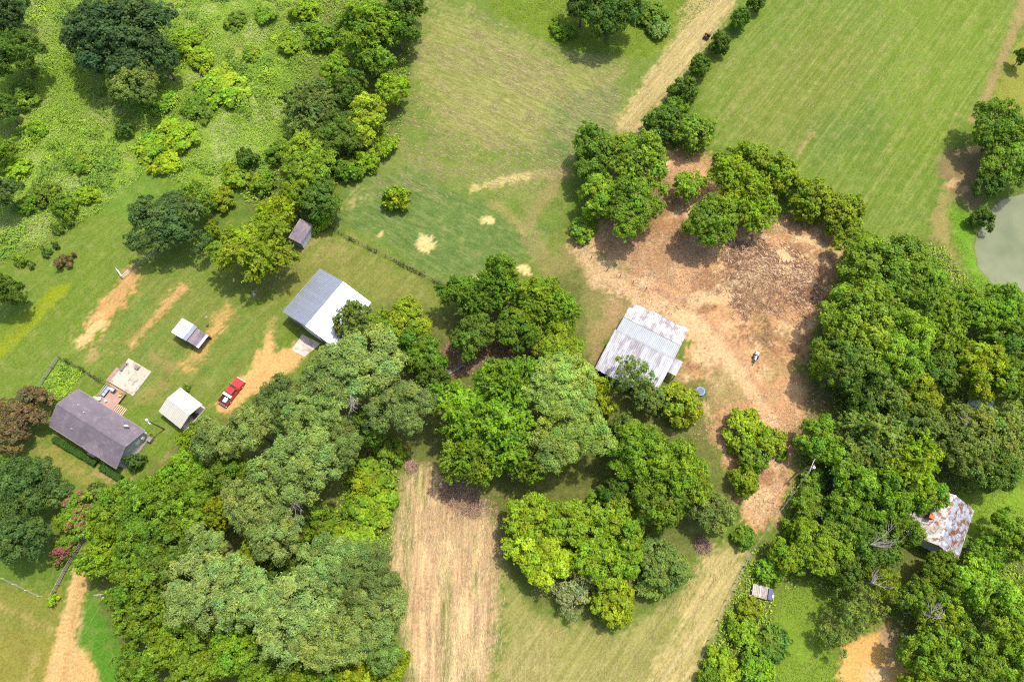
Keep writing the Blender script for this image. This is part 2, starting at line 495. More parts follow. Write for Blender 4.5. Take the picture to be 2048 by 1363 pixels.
# lower left: dry lawn, dirt drive, green lawn
region([(-200, 1140), (80, 1190), (130, 1170), (100, 1420), (-200, 1420)], (0.24, 0.22, 0.055), 1.5, 1.0)
region([(-200, 1150), (110, 1200), (105, 1270), (-200, 1240)], (0.16, 0.205, 0.04), 3, 3, 0.6, keep=True)
line((-10, 1205), (100, 1258), 7, (0.42, 0.30, 0.15), 0.6, 0.5, 0.8)
line((55, 1360), (75, 1310), 8, (0.42, 0.30, 0.15), 0.5, 0.5, 0.8)
region([(165, 1190), (290, 1200), (300, 1420), (200, 1420), (150, 1290)], (0.085, 0.215, 0.02), 0.8, 0.5)
for rr in (30, 42, 55):
    for k in range(9):
        t0, t1 = math.pi * (0.05 + k * 0.1), math.pi * (0.15 + k * 0.1)
        line((205 + rr * 1.3 * math.cos(t0), 1262 - rr * math.sin(t0)), (205 + rr * 1.3 * math.cos(t1), 1262 - rr * math.sin(t1)), 4, (0.14, 0.26, 0.03), 0.6, 0.4, 0.3)
region([(175, 1080), (182, 1100), (170, 1190), (150, 1280), (175, 1310), (225, 1420), (60, 1420), (95, 1340), (125, 1220), (150, 1130)], (0.60, 0.38, 0.20), 0.7, 0.5)
line((168, 1110), (120, 1400), 7, (0.36, 0.23, 0.11), 0.5, 0.5, 0.4)
line((155, 1130), (100, 1380), 9, (0.56, 0.40, 0.24), 0.55, 0.5, 0.5)
line((176, 1160), (138, 1380), 7, (0.56, 0.40, 0.24), 0.45, 0.5, 0.5)
# leaf litter floor of the woods
for pts in ([(380, 860), (640, 760), (700, 690), (780, 600), (890, 620), (1160, 540), (1180, 720), (1250, 760), (1400, 760), (1430, 900), (1470, 1010), (1400, 1110), (1340, 1190), (1230, 1250), (1060, 1220), (1000, 1090), (960, 990), (860, 920), (800, 930), (775, 1130), (800, 1240), (820, 1420), (290, 1420), (200, 1200), (170, 1100), (240, 1000)],
            [(1640, 620), (1700, 480), (1880, 480), (1960, 590), (2200, 560), (2200, 930), (1960, 980), (1840, 1010), (1700, 1050), (1600, 1060), (1570, 1040), (1600, 900)],
            [(1500, 1090), (1640, 1040), (1880, 1100), (2200, 1060), (2200, 1420), (1830, 1420), (1820, 1300), (1780, 1230), (1700, 1270), (1640, 1160), (1560, 1170)],
            [(640, -150), (860, -150), (830, 80), (800, 280), (690, 360), (620, 460), (540, 470), (480, 380), (580, 300)],
            [(1380, 1420), (1500, 1130), (1540, 1200), (1540, 1420)]):
    region(pts, (0.12, 0.145, 0.038), 1.8, 1.5, 0.92, m=(3,), mamt=0.4)
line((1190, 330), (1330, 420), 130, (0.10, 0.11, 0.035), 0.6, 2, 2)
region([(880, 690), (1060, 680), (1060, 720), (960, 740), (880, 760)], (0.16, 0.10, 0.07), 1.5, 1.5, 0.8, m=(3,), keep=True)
region([(60, 780), (120, 716), (165, 750), (130, 790), (95, 810)], (0.14, 0.24, 0.03), 0.6, 0.4)

colr *= (0.86 + 0.28 * n_sm)[:, None] * np.array([0.67, 0.66, 0.47])
Z = (fbm(X, Y, 14, 3, 2.2) - 0.5) * 0.25 + (n_sm - 0.5) * 0.10 + BROWN * (fbm(X, Y, 2.2, 3, 8.8) - 0.5) * 0.35
Z = Z + FIELD * ((fbm(X, Y, 7.0, 4, 12.1) - 0.5) * 2.2 + (fbm(X, Y, 1.7, 3, 15.3) - 0.5) * 0.5)
Z = Z * sstep(300, 150, np.abs(X) + np.abs(Y)) - sstep(-2.5, 3.5, pond_d) * 1.7
Z += (0.0 - Z) * sstep(300, 400, np.abs(X) + np.abs(Y))
nx_, ny_ = len(gx), len(gy)
ii = np.arange(NV).reshape(ny_, nx_)
gf = np.stack([ii[:-1, :-1], ii[:-1, 1:], ii[1:, 1:], ii[1:, :-1]], -1).reshape(-1, 4)
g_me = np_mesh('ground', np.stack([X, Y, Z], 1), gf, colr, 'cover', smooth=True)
am = g_me.attributes.new('rows', 'FLOAT_COLOR', 'POINT')
am.data.foreach_set('color', mask.astype(np.float32).ravel())

def ground_z(x, y):
    i = np.clip(np.searchsorted(gx, x), 1, nx_ - 1)
    j = np.clip(np.searchsorted(gy, y), 1, ny_ - 1)
    return Z.reshape(ny_, nx_)[j, i]

def ground_material():
    m, nt, out = mat_new('ground_cover')
    b = N(nt, 'ShaderNodeBsdfPrincipled')
    b.inputs['Roughness'].default_value = 0.9
    b.inputs['Specular IOR Level'].default_value = 0.15
    tc = N(nt, 'ShaderNodeTexCoord').outputs['Object']
    base = N(nt, 'ShaderNodeAttribute', attribute_name='cover').outputs['Color']
    rows = N(nt, 'ShaderNodeAttribute', attribute_name='rows')
    sep = N(nt, 'ShaderNodeSeparateColor')
    L(nt, rows.outputs['Color'], sep.inputs[0])
    fine = noise(nt, tc, 2.6, 6.0, 0.72)
    mid = noise(nt, tc, 0.55, 5.0, 0.6)
    c = mixc(nt, 1.0, base, mapr(nt, fine, 0.25, 0.75, 0.55, 1.45), 'MULTIPLY')
    c = mixc(nt, mapr(nt, mid, 0.5, 0.72, 0.0, 0.35), c, (0.24, 0.22, 0.07))
    for k, ang, lx, ly, va in ((0, -29, 0.22, 1.1, 0.16), (1, 52, 0.035, 1.0, 0.10), (2, 90, 0.09, 1.3, 0.22)):
        mp = N(nt, 'ShaderNodeMapping')
        mp.inputs['Rotation'].default_value = (0, 0, R(-ang))
        L(nt, tc, mp.inputs['Vector'])
        mp2 = N(nt, 'ShaderNodeMapping')
        mp2.inputs['Scale'].default_value = (lx, ly, 1.0)
        L(nt, mp.outputs[0], mp2.inputs['Vector'])
        s = s0 = noise(nt, mp2.outputs[0], 1.15, 5.0, 0.68)
        mp3 = N(nt, 'ShaderNodeMapping')
        mp3.inputs['Scale'].default_value = (0.45, 3.2, 1.0)
        L(nt, mp.outputs[0], mp3.inputs['Vector'])
        s2 = noise(nt, mp3.outputs[0], 1.3, 5.0, 0.7)
        s = math_n(nt, 'MULTIPLY', mapr(nt, s, 0.42, 0.64), mapr(nt, s2, 0.40, 0.62))
        f = math_n(nt, 'MULTIPLY', s, sep.outputs[k])
        c = mixc(nt, math_n(nt, 'MINIMUM', math_n(nt, 'MULTIPLY', sep.outputs[k], 2.2), 1.0), c, mixc(nt, 1.0, c, mapr(nt, s0, 0.35, 0.65, 1 - va, 1 + va), 'MULTIPLY'))
        c = mixc(nt, f, c, (0.46, 0.36, 0.18))
    lit = N(nt, 'ShaderNodeTexVoronoi', feature='F1')
    lit.inputs['Scale'].default_value = 2.2
    L(nt, tc, lit.inputs['Vector'])
    dk = noise(nt, tc, 1.5, 7.0, 0.75)
    al = rows.outputs['Alpha']
    c = mixc(nt, math_n(nt, 'MULTIPLY', math_n(nt, 'MULTIPLY', mapr(nt, dk, 0.48, 0.66), mapr(nt, noise(nt, tc, 0.16, 4.0, 0.6), 0.42, 0.6, 0.25, 1.0)), math_n(nt, 'MULTIPLY', al, 0.8)), c, mixc(nt, 1.0, c, (0.36, 0.28, 0.25), 'MULTIPLY'))
    lt = noise(nt, tc, 3.6, 6.0, 0.75)
    c = mixc(nt, math_n(nt, 'MULTIPLY', mapr(nt, lt, 0.55, 0.68), math_n(nt, 'MULTIPLY', al, 0.6)), c, (0.58, 0.43, 0.27))
    L(nt, c, b.inputs['Base Color'])
    bp = N(nt, 'ShaderNodeBump')
    bp.inputs['Strength'].default_value = 0.9
    bp.inputs['Distance'].default_value = 0.12
    L(nt, fine, bp.inputs['Height'])
    L(nt, bp.outputs[0], b.inputs['Normal'])
    L(nt, b.outputs[0], out.inputs['Surface'])
    return m
g_me.materials.append(ground_material())
ground = link('ground', g_me)
tag(ground, 'mown and overgrown fields, lawns and bare dirt', 'ground', kind='structure')

# pond
def water_material():
    m, nt, out = mat_new('pond_water')
    b = N(nt, 'ShaderNodeBsdfPrincipled')
    b.inputs['Base Color'].default_value = (0.10, 0.12, 0.07, 1)
    b.inputs['Roughness'].default_value = 0.10
    b.inputs['IOR'].default_value = 1.33
    tc = N(nt, 'ShaderNodeTexCoord').outputs['Object']
    c = mixc(nt, mapr(nt, noise(nt, tc, 0.12, 3.0), 0.35, 0.65), (0.11, 0.13, 0.065), (0.17, 0.185, 0.10))
    L(nt, c, b.inputs['Base Color'])
    bp = N(nt, 'ShaderNodeBump')
    bp.inputs['Strength'].default_value = 0.25
    bp.inputs['Distance'].default_value = 0.05
    L(nt, noise(nt, tc, 1.8, 4.0), bp.inputs['Height'])
    L(nt, bp.outputs[0], b.inputs['Normal'])
    L(nt, b.outputs[0], out.inputs['Surface'])
    return m
bm = NB()
ctr = POND.mean(0)
prism(bm, [tuple(ctr + (p - ctr) * 1.06) for p in POND], -1.6, -0.55)
water = obj('pond_water', bm, water_material())
tag(water, 'still murky grey green pond water', 'pond', kind='structure')
# ------------------------------------------------------------------ foliage
def leaf_material(name, trans=0.42, rough=0.6):
    m, nt, out = mat_new(name)
    tint = N(nt, 'ShaderNodeAttribute', attribute_name='tint').outputs['Color']
    oc = N(nt, 'ShaderNodeObjectInfo').outputs['Color']
    c = mixc(nt, 1.0, oc, tint, 'MULTIPLY')
    b = N(nt, 'ShaderNodeBsdfPrincipled')
    b.inputs['Roughness'].default_value = rough
    b.inputs['Specular IOR Level'].default_value = 0.22
    L(nt, c, b.inputs['Base Color'])
    t = N(nt, 'ShaderNodeBsdfTranslucent')
    L(nt, mixc(nt, 1.0, c, (1.25, 1.2, 0.6), 'MULTIPLY'), t.inputs['Color'])
    mx = N(nt, 'ShaderNodeMixShader')
    mx.inputs[0].default_value = trans
    L(nt, b.outputs[0], mx.inputs[1])
    L(nt, t.outputs[0], mx.inputs[2])
    L(nt, mx.outputs[0], out.inputs['Surface'])
    return m

def weed_material():
    m, nt, out = mat_new('weed_leaf')
    tint = N(nt, 'ShaderNodeAttribute', attribute_name='tint').outputs['Color']
    b = N(nt, 'ShaderNodeBsdfPrincipled')
    b.inputs['Roughness'].default_value = 0.7
    b.inputs['Specular IOR Level'].default_value = 0.2
    L(nt, tint, b.inputs['Base Color'])
    L(nt, b.outputs[0], out.inputs['Surface'])
    return m

LEAF, WEED = leaf_material('leaf'), weed_material()
NEEDLE = leaf_material('needle', 0.15, 0.7)
BARK = simple('bark', (0.13, 0.10, 0.075), 0.9, 0.35, 4.0, bump=0.5)
DEADWOOD = simple('dead_wood', (0.27, 0.235, 0.21), 0.85, 0.25, 3.0, col2=(0.20, 0.16, 0.13), amt2=0.3)

def unit(a):
    return a / (np.linalg.norm(a, axis=1, keepdims=True) + 1e-9)

def leaf_quads(rng, pos, nrm, ll, lw, tint):
    n = len(pos)
    nrm = unit(nrm)
    h = unit(rng.normal(size=(n, 3)))
    a = unit(np.cross(nrm, h))
    b = np.cross(nrm, a)
    s = rng.uniform(0.65, 1.35, (n, 1))
    a, b = a * ll * s * 0.5, b * lw * s * 0.5
    bend = nrm * (ll * 0.12) * s
    v = np.stack([pos - a - bend, pos + b, pos + a - bend, pos - b], 1).reshape(-1, 3)
    f = np.arange(n * 4).reshape(n, 4)
    return v, f, np.repeat(tint, 4, axis=0)

def crown_data(seed, Rc, hz, zc, nb=16, br=0.36, nsub=16, sub=0.16, nleaf=20000, ll=0.42, lw=0.27, up=0.40, rnd=0.42,
               flat=0.8, low=-0.25, lump=0.3, spray=0.0, inner=0.06):
    rng = np.random.RandomState(seed)
    i = np.arange(nb) + 0.5
    zz = low + (1 - low) * (1 - i / nb)
    ph = i * 2.39996 + rng.uniform(0, 6.28) + rng.normal(0, 0.25, nb)
    rr = np.sqrt(np.clip(1 - zz * zz, 0, 1))
    d = np.stack([rr * np.cos(ph), rr * np.sin(ph), zz], 1)
    lob = 1 + lump * np.cos(ph * 2 + rng.uniform(0, 6)) * 0.6 + rng.normal(0, lump * 0.45, nb)
    ext = np.array([Rc, Rc, hz])
    bc = d * ext * (0.66 * np.clip(lob, 0.55, 1.45))[:, None]
    brs = br * Rc * rng.uniform(0.7, 1.25, nb)
    bc = np.vstack([bc, [[0, 0, hz * 0.25]]])
    brs = np.append(brs, br * Rc * 1.25)
    bdir = unit(bc + np.array([0, 0, hz * 0.35]))
    nb += 1
    # sub clumps over every bough
    bi = np.repeat(np.arange(nb), nsub)
    sd = unit(rng.normal(size=(nb * nsub, 3)) + bdir[bi] * 0.75 + np.array([0, 0, 0.35]))
    sc = bc[bi] + sd * (brs[bi] * rng.uniform(0.55, 1.08, nb * nsub))[:, None] * np.array([1, 1, flat])
    sr = sub * Rc * rng.uniform(0.65, 1.35, nb * nsub)
    # leaves
    w = sr ** 2
    k = rng.choice(len(sc), nleaf, p=w / w.sum())
    ldv = unit(rng.normal(size=(nleaf, 3)) + sd[k] * 0.55 + np.array([0, 0, 0.25]))
    rad = sr[k] * rng.uniform(0.25, 1.0, nleaf) ** 0.5
    if spray > 0:
        ax = unit(sd[k] * np.array([1, 1, 0.25]) + np.array([0, 0, -0.12]))
        pos = sc[k] + ldv * (rad * 0.5)[:, None] + ax * (sr[k] * spray * rng.uniform(-0.5, 1.2, nleaf))[:, None]
    else:
        pos = sc[k] + ldv * rad[:, None] * np.array([1, 1, 0.85])
    nrm = ldv * 0.7 + sd[k] * 0.35 + np.array([0, 0, up]) + rng.normal(size=(nleaf, 3)) * rnd
    st = int(nleaf * 0.10)
    pos[-st:] += rng.normal(size=(st, 3)) * Rc * 0.045
    ni = int(nleaf * inner)
    pos[:ni] = bc[rng.randint(0, nb, ni)] * rng.uniform(0.3, 1.0, (ni, 1)) + rng.normal(size=(ni, 3)) * Rc * 0.12
    pos[:, 2] += zc
    pos[:, 2] = np.maximum(pos[:, 2], 0.12)
    sb = rng.uniform(0.75, 1.22, len(sc)) * rng.uniform(0.84, 1.14, nb)[bi]
    sh = rng.normal(0, 0.05, len(sc)) + rng.normal(0, 0.07, nb)[bi]
    val = sb[k] * rng.uniform(0.72, 1.28, nleaf)
    hue = sh[k] + rng.normal(0, 0.05, nleaf)
    tint = np.stack([val * (1 + hue), val, val * (1 - hue * 0.8)], 1)
    v, f, t = leaf_quads(rng, pos, nrm, ll, lw, tint)
    bw = bc.copy()
    bw[:, 2] += zc
    return v, f, t, bw

def trunk_mesh(name, boughs, H, Rc, thick, zc, bare=False):
    bm = NB()
    rng = random.Random(len(boughs) * 7 + int(H * 10))
    z = zc * 0.75
    pts = [Vector((0, 0, -0.15)), Vector((rng.uniform(-.1, .1), rng.uniform(-.1, .1), z * 0.5)), Vector((rng.uniform(-.15, .15), rng.uniform(-.15, .15), z))]
    cyl(bm, pts[0], pts[1], thick * 1.25, thick * 0.85, 7)
    cyl(bm, pts[1], pts[2], thick * 0.85, thick * 0.65, 7)
    top = Vector((0, 0, zc + (H - zc) * 0.45))
    cyl(bm, pts[2], top, thick * 0.65, thick * 0.15, 6)
    for b in boughs[::1]:
        b = Vector(b)
        st = pts[2].lerp(top, rng.uniform(0.0, 0.6)) if b.z > z else pts[1].lerp(pts[2], rng.uniform(0.4, 1))
        mid = st.lerp(b, 0.5) + Vector((0, 0, 0.08 * Rc))
        cyl(bm, st, mid, thick * 0.38, thick * 0.24, 5, False)
        cyl(bm, mid, b, thick * 0.24, thick * 0.08, 5, False)
        if bare:
            for _ in range(3):
                e = b + Vector((rng.uniform(-1, 1), rng.uniform(-1, 1), rng.uniform(-0.2, 0.9))) * Rc * 0.32
                cyl(bm, mid.lerp(b, rng.uniform(0.3, 1)), e, thick * 0.12, thick * 0.03, 4, False)
                cyl(bm, e.lerp(b, 0.5), e + Vector((rng.uniform(-1, 1), rng.uniform(-1, 1), rng.uniform(-.1, .6))) * Rc * 0.18, thick * 0.06, thick * 0.02, 4, False)
    me = bpy.data.meshes.new(name)
    bm.to_mesh(me)
    bm.free()
    me.materials.append(DEADWOOD if bare else BARK)
    return me

G_F, G_T, G_P, G_W, G_R, G_H, G_C = ('shrubs of the overgrown field', 'thicket between the fields', 'pines of the lower left wood', 'broadleaf trees of the lower left wood',
    'trees of the right hand wood', 'bushes of the hedge row', 'trees round the barn')
PROTO = {}
def proto(kind, seeds, Rc, H, hz, thick, mat, zc=None, bare=False, **kw):
    zc = H - hz * 0.95 if zc is None else zc
    L_ = []
    for s in seeds:
        v, f, t, bw = crown_data(s, Rc, hz, zc, **kw)
        me = np_mesh(kind + '_crown', v, f, t)
        me.materials.append(mat)
        # real extents of the built crown, so that copies can be scaled to the radius wanted
        rad = np.percentile(np.linalg.norm(v[:, :2], axis=1), 97)
        L_.append((me, trunk_mesh(kind + '_trunk', bw, H, Rc, thick, zc, bare), rad, float(np.percentile(v[:, 2], 99.7)), zc))
    PROTO[kind] = L_

proto('oakL', (11, 12, 13, 14), 7.5, 13.0, 5.2, 0.36, LEAF, nb=28, br=0.29, nsub=24, sub=0.085, nleaf=34000, ll=0.38, lw=0.26, lump=0.36)
proto('oakM', (21, 22, 23, 24), 4.6, 8.5, 3.5, 0.22, LEAF, nb=22, br=0.31, nsub=20, sub=0.10, nleaf=17000, ll=0.32, lw=0.22, lump=0.38)
proto('pineL', (31, 32, 33, 34), 6.2, 15.0, 3.6, 0.30, NEEDLE, nb=30, br=0.26, nsub=15, sub=0.098, nleaf=28000, ll=0.36, lw=0.14, up=0.55, rnd=0.34, flat=0.66, low=-0.15, lump=0.34, inner=0.03)
proto('pineM', (41, 42), 4.0, 12.0, 3.0, 0.2, NEEDLE, nb=20, br=0.29, nsub=14, sub=0.13, nleaf=16000, ll=0.34, lw=0.13, up=0.55, rnd=0.34, flat=0.66, low=-0.15, lump=0.34, inner=0.03)
proto('pecanL', (51, 52, 53), 6.6, 11.5, 4.6, 0.28, LEAF, nb=26, br=0.27, nsub=16, sub=0.10, nleaf=24000, ll=0.50, lw=0.24, lump=0.42, spray=1.3, rnd=0.5, up=0.5)
proto('pecanM', (54, 55), 4.2, 7.5, 3.1, 0.2, LEAF, nb=18, br=0.29, nsub=14, sub=0.12, nleaf=12000, ll=0.42, lw=0.20, lump=0.40, spray=1.3, rnd=0.5, up=0.5)
proto('bush', (61, 62, 63, 64), 2.5, 3.2, 2.0, 0.09, LEAF, zc=1.1, nb=14, br=0.34, nsub=12, sub=0.15, nleaf=4200, ll=0.34, lw=0.23, lump=0.36)
proto('shrub', (71, 72, 73), 1.2, 1.5, 0.95, 0.05, LEAF, zc=0.5, nb=8, br=0.36, nsub=10, sub=0.18, nleaf=1100, ll=0.28, lw=0.18, lump=0.35)
proto('cedar', (81, 82, 83), 2.7, 4.2, 2.5, 0.13, LEAF, zc=1.9, nb=16, br=0.34, nsub=20, sub=0.11, nleaf=7500, ll=0.27, lw=0.18, lump=0.16, low=-0.5)
proto('thin', (91, 92), 4.4, 8.0, 3.3, 0.17, LEAF, bare=True, nb=16, br=0.30, nsub=10, sub=0.12, nleaf=4600, ll=0.34, lw=0.22, lump=0.5, inner=0.02)

PAL = dict(dk=(.085, .150, .040), gd=(.122, .215, .022), g=(.180, .298, .022), gb=(.222, .365, .022), lg=(.262, .392, .018), yl=(.325, .40, .014),
           yo=(.260, .350, .016), ol=(.215, .300, .042), pn=(.165, .242, .048), pl=(.205, .282, .060), pd=(.128, .198, .036), gr=(.185, .268, .046), te=(.105, .182, .036),
           rd=(.190, .150, .050), tn=(.20, .18, .10), gg=(.27, .29, .10), br=(.20, .13, .10))
_cnt = {}
NAMES = dict(oak='broadleaf_tree', pine='pine_tree', pecan='leafy_tree', bush='bush', shrub='shrub', cedar='cedar_bush', thin='sparse_tree')
TREES = []
def tree(kind, px, py, r, h, col, label, group=None, name=None):
    z = h * 0.62
    c = P(px, py, z)
    rm = r * px_size(px, py, z) * (1.08 if group in (G_P, G_W, G_R) else 1.03)
    key = kind
    if kind == 'oak': key = 'oakL' if rm > 5.2 else 'oakM'
    if kind == 'pine': key = 'pineL' if rm > 4.6 else 'pineM'
    if kind == 'pecan': key = 'pecanL' if rm > 4.8 else 'pecanM'
    n = _cnt[key] = _cnt.get(key, -1) + 1
    me, tr, rad, top, zc = PROTO[key][n % len(PROTO[key])]
    rng = random.Random(px * 31 + py)
    nm = name or NAMES[kind]
    t = thing(nm, label, 'shrub' if kind in ('shrub', 'bush', 'cedar') else 'tree', (c.x, c.y, float(ground_z(c.x, c.y)) - 0.03), rng.uniform(0, 6.28), group)
    s = rm / rad
    t.scale = (s * rng.uniform(0.93, 1.07), s * rng.uniform(0.93, 1.07), h / top)
    cr = link('crown', me, t)
    k = rng.uniform(0.80, 1.14)
    base = PAL[col]
    cr.color = (base[0] * k * rng.uniform(0.92, 1.08), base[1] * k, base[2] * k * rng.uniform(0.9, 1.1), 1)
    tk = link('trunk', tr, t)
    TREES.append((c.x, c.y, rm))
    return t
